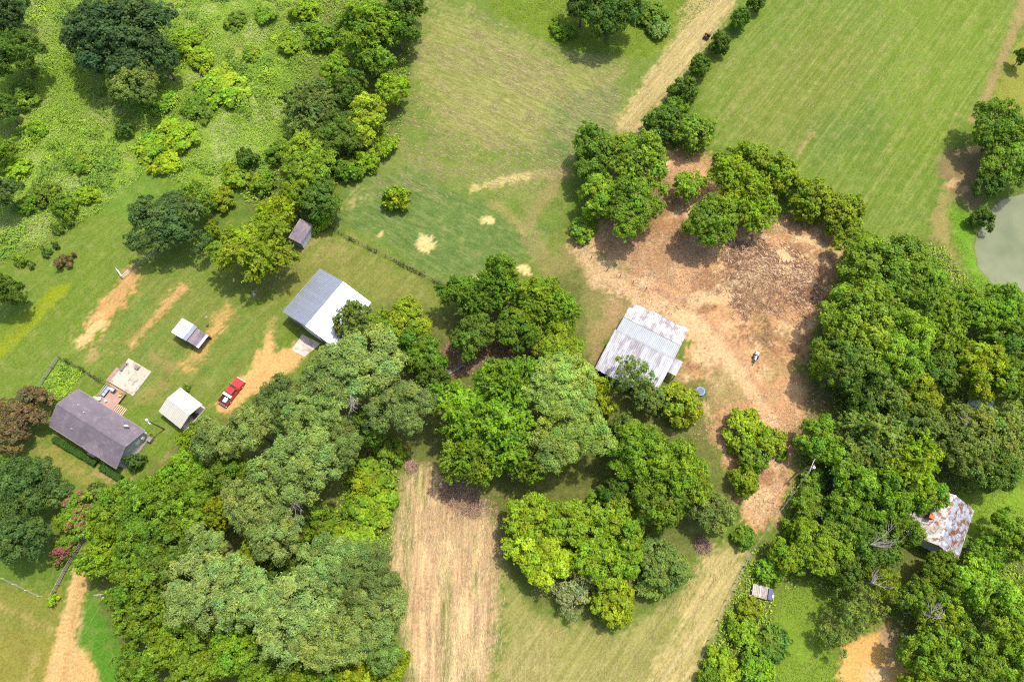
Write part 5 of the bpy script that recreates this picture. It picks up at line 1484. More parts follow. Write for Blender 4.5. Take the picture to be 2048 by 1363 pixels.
for k in range(3):
    obj('seat_cushion', B(-0.28, 0.33, -0.93 + k * 0.63, -0.34 + k * 0.63, 0.3, 0.44), M_GREYCUSH, sofa, bevel=0.05)
obj('backrest', B(-0.36, -0.22, -1.0, 1.0, 0.301, 0.8), M_GREYCUSH, sofa, bevel=0.05)
grill = thing('gas_grill', 'silver grill at the upper corner of the deck', 'grill', hp(-2.95, 6.55, dz + 0.006), A_)
bm = NB(); box(bm, -0.45, 0.45, -0.28, 0.28, 0.5, 0.78); obj('firebox', bm, M_BLACK, grill, bevel=0.04)
bm = NB(); box(bm, -0.43, 0.43, -0.26, 0.26, 0.79, 1.05); obj('lid', bm, M_CHROME, grill, bevel=0.1)
for x in (-0.35, 0.35):
    for y in (-0.2, 0.2):
        obj('leg', cyl(NB(), (x, y, 0), (x, y, 0.51), 0.025, 0.025, 6), M_BLACK, grill)
def chair(name, label, loc, rz, mat):
    t = thing(name, label, 'chair', loc, rz)
    obj('seat', B(-0.27, 0.27, -0.27, 0.27, 0.38, 0.46), mat, t, bevel=0.03)
    obj('backrest', B(-0.28, 0.28, 0.25, 0.33, 0.44, 0.95), mat, t, bevel=0.03)
    for x in (-0.24, 0.24):
        for y in (-0.24, 0.26):
            obj('leg', cyl(NB(), (x, y, 0), (x, y, 0.4), 0.022, 0.022, 5), M_TRIM, t)
chair('garden_chair', 'mustard yellow chair on the deck by the patio slab', hp(-1.35, 6.45, dz + 0.006), A_ + 0.3, M_YELLOW)
chair('garden_chair', 'white chair at the house side corner of the deck', hp(-4.1, 4.15, dz + 0.006), A_ + 2.2, M_TRIM)
tb = thing('side_table', 'small round white table in the middle of the deck', 'table', hp(-2.9, 4.4, dz + 0.006), 0)
obj('top', cyl(NB(), (0, 0, 0.4), (0, 0, 0.44), 0.24, 0.24, 14), M_TRIM, tb)
obj('pedestal', cyl(NB(), (0, 0, 0), (0, 0, 0.4), 0.12, 0.05, 8), M_TRIM, tb)
bar = thing('trash_bin', 'white bin beside the house wall and deck corner', 'bin', hp(-5.15, wy + 0.55, 0), A_)
obj('body', cyl(NB(), (0, 0, 0), (0, 0, 0.85), 0.24, 0.29, 12), M_TRIM, bar)
obj('lid', cyl(NB(), (0, 0, 0.851), (0, 0, 0.95), 0.31, 0.2, 12), M_CHROME, bar)

# patio slab with poured panels
patio = tag(thing('patio_slab', 'stained cream concrete slab behind the house', 'patio', (-68.4, 37.95, 0), R(-29)), kind='structure')
for i in range(2):
    for j in range(2):
        obj('slab_panel', B(-2.63 + i * 2.65, -0.005 + i * 2.65, -2.6 + j * 2.6, -0.01 + j * 2.6, -0.1, 0.11 + (i + j) * 0.003), M_CONC, patio)
obj('brick_gravel_bed', B(-3.5, -2.66, -2.7, 0.2, -0.1, 0.07), M_GRAVEL, patio)
gr = thing('folded_bench', 'dark slatted bench near the upper corner of the patio slab', 'bench', P(248, 733.5, 0.12), R(61))
for k in range(6):
    obj('slat', B(-0.8, 0.8, -0.28 + k * 0.095, -0.21 + k * 0.095, 0.4, 0.44), M_GREYWALL, gr)
for x in (-0.7, 0.7):
    obj('leg', B(x - 0.04, x + 0.04, -0.27, 0.27, 0.0, 0.395), M_BLACK, gr)
pt = thing('patio_table', 'small dark table on the patio slab', 'table', P(275.7, 734.5, 0.12), R(-29))
for k in range(4):
    obj('slat', B(-0.45, 0.45, -0.36 + k * 0.18, -0.2 + k * 0.18, 0.5, 0.54), M_RAIL, pt)
for x in (-0.38, 0.38):
    for y in (-0.28, 0.28):
        obj('leg', B(x - 0.03, x + 0.03, y - 0.03, y + 0.03, 0, 0.495), M_BLACK, pt)

# ---------------------------------------------------------------- carport
CE, CR = 2.2, 3.05
cp = thing('carport', 'cream ribbed metal carport right of the house', 'carport', (-57.5, 31.67, 0), R(-35.5))
cl, cw = 2.65, 2.65
for s in (-1, 1):
    tin(cp, (-cl, s * cw, CE), (1, 0, 0), (0, -s * cw, CR - CE), 2 * cl, math.hypot(cw, CR - CE), 0.66, M_WHITEMETAL, 2, 0.06)
    for x in (-cl + 0.15, 0, cl - 0.15):
        obj('post', B(x - 0.05, x + 0.05, s * (cw - 0.15) - 0.05, s * (cw - 0.15) + 0.05, -0.1, CE - 0.02), M_TRIM, cp)
    obj('side_panel', B(-cl + 0.21, cl - 0.21, s * (cw - 0.1) - 0.01, s * (cw - 0.1) + 0.01, 1.3, CE - 0.05), M_WHITEMETAL, cp)
for x in (-cl + 0.15, 0, cl - 0.15):
    for s in (-1, 1):
        obj('rafter', slab3(NB(), [(x - 0.04, s * (cw - 0.1), CE - 0.01), (x + 0.04, s * (cw - 0.1), CE - 0.01), (x + 0.04, s * 0.01, CR - 0.03), (x - 0.04, s * 0.01, CR - 0.03)], 0.08), M_TRIM, cp)
obj('ridge_cap', slab3(slab3(NB(), [(-cl, -0.14, CR + 0.0), (cl, -0.14, CR + 0.0), (cl, 0, CR + 0.06), (-cl, 0, CR + 0.06)], 0.015), [(-cl, 0.14, CR + 0.0), (cl, 0.14, CR + 0.0), (cl, 0, CR + 0.06), (-cl, 0, CR + 0.06)], 0.015), M_WHITEMETAL, cp)
obj('floor_pad', B(-cl + 0.1, cl - 0.1, -cw + 0.25, cw - 0.25, -0.1, 0.1), M_PAD, cp)
mw = thing('riding_mower', 'dark riding mower parked under the carport end', 'mower', Matrix.Translation((-57.5, 31.67, 0)) @ Matrix.Rotation(R(-35.5), 4, 'Z') @ Vector((1.6, 0.4, 0.105)), R(-35.5))
obj('hood', B(0.1, 0.85, -0.25, 0.25, 0.25, 0.7), M_BLACK, mw, bevel=0.06)
obj('seat', B(-0.6, -0.15, -0.22, 0.22, 0.45, 0.75), M_BLACK, mw, bevel=0.05)
obj('mower_deck', B(-0.5, 0.4, -0.5, 0.5, 0.1, 0.24), M_GREYWALL, mw, bevel=0.03)
for x, r in ((-0.5, 0.25), (0.6, 0.18)):
    for s in (-1, 1):
        obj('wheel', cyl(NB(), (x, s * 0.53, r), (x, s * 0.38, r), r, r, 12), M_RUBBER, mw)

# ---------------------------------------------------------------- workshop
WE, WR = 3.6, 5.2
ws = thing('metal_workshop', 'large grey metal roofed workshop with concrete apron', 'workshop', (-33.46, 50.03, 0), R(55.5))
wl_, ww = 5.25, 6.0                              # half length along the ridge, half width
for s in (-1, 1):
    tin(ws, (-wl_, s * ww, WE), (1, 0, 0), (0, -s * ww, WR - WE), 2 * wl_, math.hypot(ww, WR - WE), 0.875, M_GALV, 3, 0.05)
    obj('side_wall', B(-wl_ + 0.3, wl_ - 0.3, s * (ww - 0.3) - 0.06, s * (ww - 0.3) + 0.06, -0.1, WE - 0.02), M_BEIGEWALL, ws)
    obj('eave_trim', B(-wl_, wl_, s * (ww + 0.03) - 0.03, s * (ww + 0.03) + 0.03, WE - 0.2, WE - 0.01), M_GALV, ws)
for e in (-1, 1):
    bm = NB(); gable_wall(bm, e * (wl_ - 0.36), 0.1, -ww + 0.25, ww - 0.25, 0, WE - 0.03, WR - 0.12)
    g = obj('gable_wall', bm, M_BEIGEWALL, ws)
    for k in range(12):
        y = -ww + 0.7 + k * 0.95
        zt = WE - 0.1 + (WR - WE) * (1 - abs(y) / ww)
        obj('wall_rib', B(e * (wl_ - 0.29) - 0.02, e * (wl_ - 0.29) + 0.02, y - 0.03, y + 0.03, 0.02, zt - 0.1), M_BEIGEWALL, g)
obj('roof_deck', slab3(NB(), [(-wl_ + 0.02, -ww + 0.02, WE - 0.01), (wl_ - 0.02, -ww + 0.02, WE - 0.01), (wl_ - 0.02, -0.01, WR - 0.01), (-wl_ + 0.02, -0.01, WR - 0.01)], 0.05), M_GREYWALL, ws)
obj('roof_deck', slab3(NB(), [(-wl_ + 0.02, ww - 0.02, WE - 0.01), (wl_ - 0.02, ww - 0.02, WE - 0.01), (wl_ - 0.02, 0.01, WR - 0.01), (-wl_ + 0.02, 0.01, WR - 0.01)], 0.05), M_GREYWALL, ws)
obj('ridge_cap', slab3(slab3(NB(), [(-wl_, -0.2, WR + 0.01), (wl_, -0.2, WR + 0.01), (wl_, 0, WR + 0.075), (-wl_, 0, WR + 0.075)], 0.012), [(-wl_, 0.2, WR + 0.01), (wl_, 0.2, WR + 0.01), (wl_, 0, WR + 0.075), (-wl_, 0, WR + 0.075)], 0.012), M_GALV, ws)
rd = obj('roll_up_door', B(-wl_ + 0.22, -wl_ + 0.28, -2.1, 1.6, 0.0, 3.0), M_TRIM, ws)
for k in range(8):
    obj('door_slat', B(-wl_ + 0.195, -wl_ + 0.222, -2.05, 1.55, 0.05 + k * 0.37, 0.38 + k * 0.37), M_TRIM, rd)
obj('walk_door', B(-wl_ + 0.22, -wl_ + 0.28, 3.0, 3.95, 0.0, 2.1), M_GREYWALL, ws)
apron = tag(thing('concrete_apron', 'worn concrete apron in front of the workshop door', 'pavement', (0, 0, 0)), kind='structure')
q = [P(605, 668), P(642, 687), P(609, 714), P(583, 700)]
def lq(u, v):
    return q[0].lerp(q[1], u).lerp(q[3].lerp(q[2], u), v)
for i in range(2):
    for j in range(2):
        a, b, c, d = (lq(i * .5 + .004, j * .5 + .004), lq(i * .5 + .496, j * .5 + .004), lq(i * .5 + .496, j * .5 + .496), lq(i * .5 + .004, j * .5 + .496))
        obj('slab_panel', prism(NB(), [(p.x, p.y) for p in (a, b, c, d)], -0.1, 0.10 + 0.004 * (i + j)), M_PAD, apron)
for k, (px_, py_, lab) in enumerate(((648, 702, 'dark barrel at the front corner of the workshop'), (684, 700, 'dark barrel beside the side wall of the workshop'))):
    bt = thing('barrel', lab, 'barrel', P(px_, py_, 0), k)
    obj('body', cyl(NB(), (0, 0, 0), (0, 0, 0.9), 0.30, 0.30, 14), M_NAVY if k else M_BLACK, bt)
    for z in (0.05, 0.45, 0.85):
        obj('hoop', cyl(NB(), (0, 0, z), (0, 0, z + 0.04), 0.315, 0.315, 14), M_GREYWALL, bt)

# ---------------------------------------------------------------- small yard shed: white roof beside a low dark roof
ys = thing('yard_shed', 'small shed with white roof joined to a low dark roof on the lawn', 'shed', (-58.15, 45.55, 0), R(-30.5))
def beam_frame(parent, x0, x1, y0, y1, z, mat):
    for x in (x0, x1):
        for y in (y0, y1):
            obj('post', B(x - 0.06, x + 0.06, y - 0.06, y + 0.06, -0.1, z), mat, parent)
obj('white_roof', slab3(NB(), [(-2.95, -1.56, 2.35), (-0.005, -1.56, 2.9), (-0.005, 1.6, 2.9), (-2.95, 1.6, 2.35)], 0.07), M_WHITE, ys)
tin(ys, (0.62, -1.52, 2.52), (0, 1, 0), (-0.62, 0, 0.38), 3.1, 0.727, 0.62, M_BLUEGREY, 2, 0.02)
tin(ys, (2.98, -1.43, 1.75), (0, 1, 0), (-2.45, 0, 0.5), 2.83, 2.50, 0.566, M_PURPLE, 2, 0.02)
obj('eave_flashing', slab3(NB(), [(2.55, -1.43, 1.92), (3.0, -1.43, 1.82), (3.0, 1.40, 1.82), (2.55, 1.40, 1.92)], 0.015), M_GALV, ys)
for y in (-1.38, 1.42):
    obj('wall', B(-2.75, 0.35, y - 0.04, y + 0.04, 0.0, 2.2), M_GREYWALL, ys)
    obj('wall', B(0.5, 2.8, y * 0.93 - 0.04, y * 0.93 + 0.04, 0.0, 1.6), M_GREYWALL, ys)
for x in (-2.72, 0.32):
    obj('wall', B(x - 0.04, x + 0.04, -1.335, 1.375, 0.0, 2.25), M_GREYWALL, ys)
obj('door', B(-1.9, -1.0, -1.45, -1.425, 0.05, 1.95), M_PLANK, ys)
beam_frame(ys, 0.5, 2.85, -1.42, 1.42, 1.65, M_RAIL)
bp_ = thing('birdhouse_post', 'dark red birdhouse on a thin post on the lawn', 'birdhouse', P(424, 645, 0))
obj('post', cyl(NB(), (0, 0, -0.1), (0, 0, 2.3), 0.04, 0.035, 6), M_RAIL, bp_)
obj('box', B(-0.18, 0.18, -0.18, 0.18, 2.3, 2.65), M_REDGATE, bp_)
obj('roof', slab3(slab3(NB(), [(-0.26, -0.26, 2.62), (0.0, -0.26, 2.86), (0.0, 0.26, 2.86), (-0.26, 0.26, 2.62)], 0.03), [(0.26, -0.26, 2.62), (0.0, -0.26, 2.86), (0.0, 0.26, 2.86), (0.26, 0.26, 2.62)], 0.03), M_RAIL, bp_)

# ---------------------------------------------------------------- plank shed at the edge of the thicket
ps = thing('plank_shed', 'small plank shed with sloping slate grey roof under the thicket', 'shed', (-40.2, 66.15, 0), R(67))
obj('roof', slab3(NB(), [(-2.25, -1.3, 2.35), (2.25, -1.3, 2.35), (2.25, 1.3, 2.95), (-2.25, 1.3, 2.95)], 0.09), M_PURPLE, ps)
for k in range(14):
    x0 = -2.1 + k * 0.3
    obj('plank', B(x0, x0 + 0.285, -1.12 - (k % 3) * 0.008, -1.07, 0.0, 2.28), M_PALEPLANK, ps)
for k in range(7):
    y0 = -1.05 + k * 0.3
    obj('plank', B(-2.12 - (k % 2) * 0.008, -2.07, y0, y0 + 0.285, 0.0, 2.3 + k * 0.07), M_GREYWALL, ps)
obj('back_wall', B(-2.06, 2.1, 1.02, 1.08, 0.0, 2.75), M_GREYWALL, ps)
obj('end_wall', B(2.05, 2.1, -1.06, 1.01, 0.0, 2.3), M_GREYWALL, ps)

# ---------------------------------------------------------------- barn
BR, BU, BL = 4.4, 2.8, 2.4
barn = thing('tin_roofed_barn', 'weathered barn with patched white and grey tin roof', 'barn', (23.44, 42.6, 0), R(-29))
def slope_z(y):
    return BR - (BR - BU) * y / 7.0 if y > 0 else BR + (BR - BL) * y / 7.65
# upper slope: grey band near the ridge, chalky sheets below it, ragged lower edge
upd = Vector((0, -7.0, BR - BU)).normalized()
su = math.hypot(7.0, BR - BU)
tin(barn, (-5.6, 3.05, slope_z(3.05) + 0.03), (1, 0, 0), upd, 11.2, su * 3.05 / 7.0, 0.66, M_BARNGREY, 2, 0.05)
rr_ = random.Random(4)
ln_u = [su * 3.95 / 7.0 + rr_.uniform(-0.25, 0.12) for _ in range(17)]
n17 = 17
for i in range(n17):
    if i < 1:
        ln = 2.6
    else:
        ln = ln_u[i]
    me = panel_mesh(11.2 / n17 * 0.995, round(ln, 2), 2, 0.06, M_BARNTOP)
    o = link('roof_panel', me, barn)
    along = Vector((1, 0, 0)); nrm = -(along.cross(upd)).normalized()
    ytop = 3.15
    top = Vector((-5.6 + (i + 1) * 11.2 / n17, ytop, slope_z(ytop))) + nrm * (0.006 + 0.004 * (i % 2))
    M = Matrix((-along, upd, nrm)).transposed().to_4x4()
    M.translation = top - upd * ln
    o.matrix_local = M
lod = Vector((0, 7.65, BR - BL)).normalized()
sl_ = math.hypot(7.65, BR - BL)
tin(barn, (-5.85, -7.65, BL), (1, 0, 0), lod, 11.45, sl_, 0.67, M_BARNLOW, 2, 0.07, 0.08, 7)
tin(barn, (5.62, -2.1, 2.75), (1, 0, 0), Vector((0, 2.7, 0.75)), 1.6, 2.8, 0.53, M_BARNLOW, 3, 0.035, 0.04, 9)
obj('ridge_cap', slab3(slab3(NB(), [(-5.6, -0.22, BR + 0.0), (5.6, -0.22, BR + 0.0), (5.6, 0, BR + 0.07), (-5.6, 0, BR + 0.07)], 0.012), [(-5.6, 0.22, BR + 0.0), (5.6, 0.22, BR + 0.0), (5.6, 0, BR + 0.07), (-5.6, 0, BR + 0.07)], 0.012), M_BARNGREY, barn)
obj('roof_deck', slab3(NB(), [(-5.4, 6.5, slope_z(6.5) - 0.04), (5.4, 6.5, slope_z(6.5) - 0.04), (5.4, 0.02, BR - 0.05), (-5.4, 0.02, BR - 0.05)], 0.05), M_GREYWALL, barn)
obj('roof_deck', slab3(NB(), [(-5.4, -7.3, slope_z(-7.3) - 0.04), (5.4, -7.3, slope_z(-7.3) - 0.04), (5.4, -0.02, BR - 0.05), (-5.4, -0.02, BR - 0.05)], 0.05), M_GREYWALL, barn)
for x in (-5.2, -1.8, 1.8, 5.2):
    for y in (-7.0, -3.4, 0.0, 3.2, 6.3):
        obj('post', B(x - 0.09, x + 0.09, y - 0.09, y + 0.09, -0.2, slope_z(y) - 0.12), M_RAIL, barn)
for k in range(22):
    y0 = -7.05 + k * 0.6
    if 8 < k < 12: continue
    obj('wall_board', B(-5.33, -5.29, y0, y0 + 0.56, 0.05, slope_z(y0 + 0.3) - 0.2), M_GREYWALL, barn)
    if k > 6:
        obj('wall_board', B(5.29, 5.33, y0, y0 + 0.56, 0.05, slope_z(y0 + 0.3) - 0.2), M_GREYWALL, barn)
for k in range(17):
    x0 = -5.25 + k * 0.62
    obj('wall_board', B(x0, x0 + 0.58, 6.35, 6.39, 0.05, 2.75), M_GREYWALL, barn)
for x in (5.75, 7.1):
    obj('lean_to_post', B(x - 0.06, x + 0.06, -1.95, -1.83, -0.1, 2.75), M_RAIL, barn)

# ---------------------------------------------------------------- old rusty house
OR_, OE = 5.0, 3.0
oh = thing('rusty_roofed_house', 'abandoned house with rusty tin gable roof among trees', 'house', (69.7, 12.4, 0), R(60.5))
ol, ow = 4.5, 4.3
tin(oh, (-ol, -ow, OE), (1, 0, 0), (0, ow, OR_ - OE), 2 * ol, math.hypot(ow, OR_ - OE), 0.6, M_RUST, 3, 0.035, 0.05, 11)
tin(oh, (-ol, ow, OE), (1, 0, 0), (0, -ow, OR_ - OE), 2 * ol, math.hypot(ow, OR_ - OE), 0.6, M_RUSTWHITE, 3, 0.035, 0.05, 12)
obj('ridge_cap', slab3(slab3(NB(), [(-ol, -0.16, OR_ + 0.0), (ol, -0.16, OR_ + 0.0), (ol, 0, OR_ + 0.07), (-ol, 0, OR_ + 0.07)], 0.012), [(-ol, 0.16, OR_ + 0.0), (ol, 0.16, OR_ + 0.0), (ol, 0, OR_ + 0.07), (-ol, 0, OR_ + 0.07)], 0.012), M_RUST, oh)
for s in (-1, 1):
    wv = obj('wall', B(-ol + 0.25, ol - 0.25, s * (ow - 0.35) - 0.05, s * (ow - 0.35) + 0.05, 0.0, OE + 0.02), M_GREYWALL, oh)
    for xa in (-2.8, 1.2):
        f = obj('window', B(xa, xa + 0.9, s * (ow - 0.31) - 0.03, s * (ow - 0.31) + 0.03, 1.1, 2.3), M_TRIM, wv)
        obj('pane', B(xa + 0.08, xa + 0.82, s * (ow - 0.275) - 0.01, s * (ow - 0.275) + 0.01, 1.18, 2.22), M_GLASS, f)
for e in (-1, 1):
    bm = NB(); gable_wall(bm, e * (ol - 0.3), 0.1, -ow + 0.3, ow - 0.3, 0, OE, OR_ - 0.15)
    obj('gable_wall', bm, M_PALEPLANK, oh)
ch = obj('chimney', B(-1.1, -0.4, 2.1, 2.8, 3.4, 5.3), M_BRICK, oh)
for k in range(4):
    obj('brick_course', B(-1.13, -0.37, 2.07, 2.83, 4.55 + k * 0.2, 4.68 + k * 0.2), M_BRICK, ch)
tin(oh, (-ol - 0.3, ow + 2.2, 2.2), (1, 0, 0), (0, -2.2, 0.62), 4.2, 2.28, 0.6, M_RUSTWHITE, 3, 0.035, 0.05, 13)
for x in (-ol, -ol + 3.6):
    obj('porch_post', B(x - 0.06, x + 0.06, ow + 2.0, ow + 2.12, 0, 2.2), M_PLANK, oh)

# ---------------------------------------------------------------- small metal shed in the wood
a, b, c, d = P(1950, 789, 2.2), P(1985, 801, 2.2), P(1983, 815, 1.9), P(1950, 801, 1.9)
ms = thing('metal_shed', 'little pale metal roofed shed among the right hand trees', 'shed', ((a + c) / 2 - Vector((0, 0, (a + c).z / 2))), math.atan2(b.y - a.y, b.x - a.x))
tin(ms, (-1.65, -0.75, 1.95), (1, 0, 0), (0, 1.5, 0.4), 3.3, 1.56, 0.55, M_GALV, 3, 0.025)
for s in (-1, 1):
    obj('wall', B(-1.5, 1.5, s * 0.6 - 0.03, s * 0.6 + 0.03, 0, 1.9), M_TRIM, ms)
    obj('wall', B(s * 1.5 - 0.03, s * 1.5 + 0.03, -0.57, 0.57, 0, 1.95), M_TRIM, ms)

# ---------------------------------------------------------------- red pickup
tk = thing('pickup_truck', 'red pickup truck with white tool box parked on the dirt', 'truck', (-49.65, 35.0, 0.02), R(59))
bm = NB()
prof = [(-2.6, 0.42), (-2.6, 0.98), (-0.62, 1.0), (-0.6, 1.02), (1.05, 1.04), (2.35, 0.98), (2.55, 0.82), (2.58, 0.45)]
va = []
for s in (-1, 1):
    va.append([bm.verts.new((x, s * 0.92 if z < 0.9 else s * 0.88, z)) for x, z in prof])
n = len(prof)
for i in range(n):
    j = (i + 1) % n
    if i == 1: continue
    bm.faces.new((va[0][i], va[0][j], va[1][j], va[1][i]))
bm.faces.new(va[0]); bm.faces.new(va[1][::-1])
body = obj('body', bm, M_RED, tk)
obj('bed_floor', B(-2.5, -0.72, -0.78, 0.78, 0.60, 0.66), M_BLACK, tk)
for s in (-1, 1):
    obj('bed_side', B(-2.56, -0.64, s * 0.84 - 0.055, s * 0.84 + 0.055, 0.66, 1.09), M_RED, tk, bevel=0.025)
    obj('bed_rail', B(-2.55, -0.9, s * 0.84 - 0.05, s * 0.84 + 0.05, 1.092, 1.11), M_BLACK, tk)
tg = obj('tailgate', B(-2.62, -2.54, -0.77, 0.77, 0.62, 1.08), M_RED, tk, bevel=0.02)
obj('handle', B(-2.635, -2.615, -0.1, 0.1, 0.88, 0.94), M_BLACK, tg)
tbx = obj('tool_box', B(-1.12, -0.66, -0.90, 0.90, 1.115, 1.36), M_TRIM, tk, bevel=0.03)
obj('lid_seam', B(-1.13, -0.65, -0.91, 0.91, 1.23, 1.245), M_CHROME, tbx)
bm = NB()
lo = [(-0.6, -0.86), (1.15, -0.86), (1.15, 0.86), (-0.6, 0.86)]
hi = [(-0.48, -0.68), (0.55, -0.68), (0.55, 0.68), (-0.48, 0.68)]
A = [bm.verts.new((x, y, 1.03)) for x, y in lo]
C = [bm.verts.new((x, y, 1.72)) for x, y in hi]
bm.faces.new(A[::-1]); bm.faces.new(C)
for i in range(4):
    bm.faces.new((A[i], A[(i + 1) % 4], C[(i + 1) % 4], C[i]))
cab = obj('cab', bm, M_RED, tk, bevel=0.05)
obj('windshield', slab3(NB(), [(1.08, -0.74, 1.12), (1.08, 0.74, 1.12), (0.60, 0.60, 1.69), (0.60, -0.60, 1.69)], 0.02), M_GLASS, cab)
obj('rear_window', slab3(NB(), [(-0.615, -0.62, 1.2), (-0.615, 0.62, 1.2), (-0.515, 0.55, 1.64), (-0.515, -0.55, 1.64)], 0.02), M_GLASS, cab)
for s in (-1, 1):
    for xa, xb in ((-0.42, 0.12), (0.2, 0.75)):
        sw = obj('side_window', slab3(NB(), [(xa, s * 0.872, 1.12), (xb, s * 0.872, 1.12), (xb - 0.12 if xb > 0.5 else xb, s * 0.735, 1.62), (xa, s * 0.735, 1.62)], 0.02), M_GLASS, cab)
    obj('door', B(0.16, 1.0, s * 0.915 - 0.012, s * 0.915 + 0.012, 0.5, 0.88), M_RED, tk)
    obj('mirror', B(0.85, 0.98, s * 1.0 - 0.1, s * 1.0 + 0.1, 1.12, 1.3), M_BLACK, tk, bevel=0.02)
    obj('headlight', B(2.5, 2.585, s * 0.68 - 0.16, s * 0.68 + 0.16, 0.66, 0.82), M_TRIM, tk)
    obj('tail_light', B(-2.61, -2.57, s * 0.84 - 0.05, s * 0.84 + 0.05, 0.7, 1.0), M_REDGATE, tk)
obj('grille', B(2.56, 2.6, -0.5, 0.5, 0.6, 0.84), M_CHROME, tk)
obj('bumper', B(2.58, 2.74, -0.92, 0.92, 0.4, 0.6), M_CHROME, tk, bevel=0.03)
obj('bumper', B(-2.76, -2.63, -0.9, 0.9, 0.42, 0.6), M_CHROME, tk, bevel=0.03)
for x in (-1.65, 1.65):
    for s in (-1, 1):
        w_ = obj('wheel', cyl(NB(), (x, s * 0.70, 0.36), (x, s * 0.95, 0.36), 0.37, 0.36, 18), M_RUBBER, tk)
        obj('rim', cyl(NB(), (x, s * 0.955, 0.36), (x, s * 0.965, 0.36), 0.22, 0.2, 12), M_CHROME, w_)
def tw(x, y, z):
    return Matrix.Translation((-49.65, 35.0, 0.02)) @ Matrix.Rotation(R(59), 4, 'Z') @ Vector((x, y, z))
ca = thing('cooler_box', 'white box lying in the bed of the red pickup', 'box', tw(-1.75, -0.15, 0.665), R(66))
obj('body', B(-0.42, 0.42, -0.32, 0.32, 0.0, 0.34), M_TRIM, ca, bevel=0.03)
obj('lid', B(-0.44, 0.44, -0.34, 0.34, 0.342, 0.42), M_WHITE, ca, bevel=0.02)

# ---------------------------------------------------------------- power poles and lines
def wire_mesh(name, label, a, b, sag, r=0.016, group=None):
    bm = NB()
    n = 14
    pts = []
    for i in range(n + 1):
        t = i / n
        p = Vector(a).lerp(Vector(b), t)
        p.z -= sag * 4 * t * (1 - t)
        pts.append(p)
    for i in range(n):
        cyl(bm, pts[i], pts[i + 1], r, r, 5, False)
    return tag(obj(name, bm, M_WIRE), label, 'cable', group)

def pole(label, base, h, arm_dir, arm=1.2, tank=True):
    t = thing('utility_pole', label, 'pole', base, arm_dir)
    obj('pole', cyl(NB(), (0, 0, -0.3), (0, 0, h), 0.15, 0.10, 9), M_POLE, t)
    ar = obj('crossarm', B(-arm, arm, 0.11, 0.21, h - 0.45, h - 0.33), M_PLANK, t)
    for x in (-arm + 0.1, 0.0, arm - 0.1):
        obj('insulator', cyl(NB(), (x, 0.16, h - 0.33), (x, 0.16, h - 0.1), 0.05, 0.03, 7), M_TRIM, ar)
    if tank:
        tn = obj('transformer', cyl(NB(), (0, -0.38, h - 1.7), (0, -0.38, h - 0.8), 0.24, 0.24, 12), M_GREYCAN, t)
        obj('bushing', cyl(NB(), (0, -0.38, h - 0.8), (0, -0.38, h - 0.55), 0.05, 0.03, 6), M_TRIM, tn)
        obj('bracket', B(-0.05, 0.05, -0.16, -0.09, h - 1.5, h - 1.0), M_WIRE, t)
    return t
b3 = P(1592, 946)
pole('utility pole with transformer at the edge of the right wood', b3, 7.6, R(60))
tp = b3 + Vector((0, 0, 7.4))
far = P(1300, 1395, 7.0)
off = Vector((0.55, 0.75, 0))
wire_mesh('power_line', 'left overhead wire crossing the stubble corner', tp - off, far - off, 0.7, 0.009)
wire_mesh('power_line', 'right overhead wire crossing the stubble corner', tp + off * 0.4, far + off * 0.4, 0.7, 0.009)
t2 = P(202, 1190, 9.0)
pole('utility pole with transformer above the round green lawn', Vector((t2.x, t2.y, 0)), 9.1, R(5), 1.1)
f2 = P(70, 1410, 8.0)
wire_mesh('power_line', 'left service wire over the round green lawn', t2 + Vector((-0.9, 0.1, -0.05)), f2 + Vector((-0.6, 0, 0)), 0.5, 0.009)
wire_mesh('power_line', 'right service wire over the round green lawn', t2 + Vector((0.6, 0.1, -0.05)), f2 + Vector((0.9, 0, 0)), 0.5, 0.009)
lp = thing('yard_light_pole', 'yard light pole between the house and the carport', 'pole', P(329, 858), R(150))
obj('pole', cyl(NB(), (0, 0, -0.3), (0, 0, 5.4), 0.13, 0.09, 8), M_POST, lp)
obj('lamp_arm', cyl(NB(), (0, 0, 5.2), (0.7, 0, 5.5), 0.03, 0.03, 6), M_WIRE, lp)
obj('lamp_head', cyl(NB(), (0.7, 0, 5.35), (0.7, 0, 5.62), 0.26, 0.12, 10), M_TRIM, lp)
obj('meter_box', B(-0.22, 0.22, 0.1, 0.3, 4.7, 5.25), M_TRIM, lp)

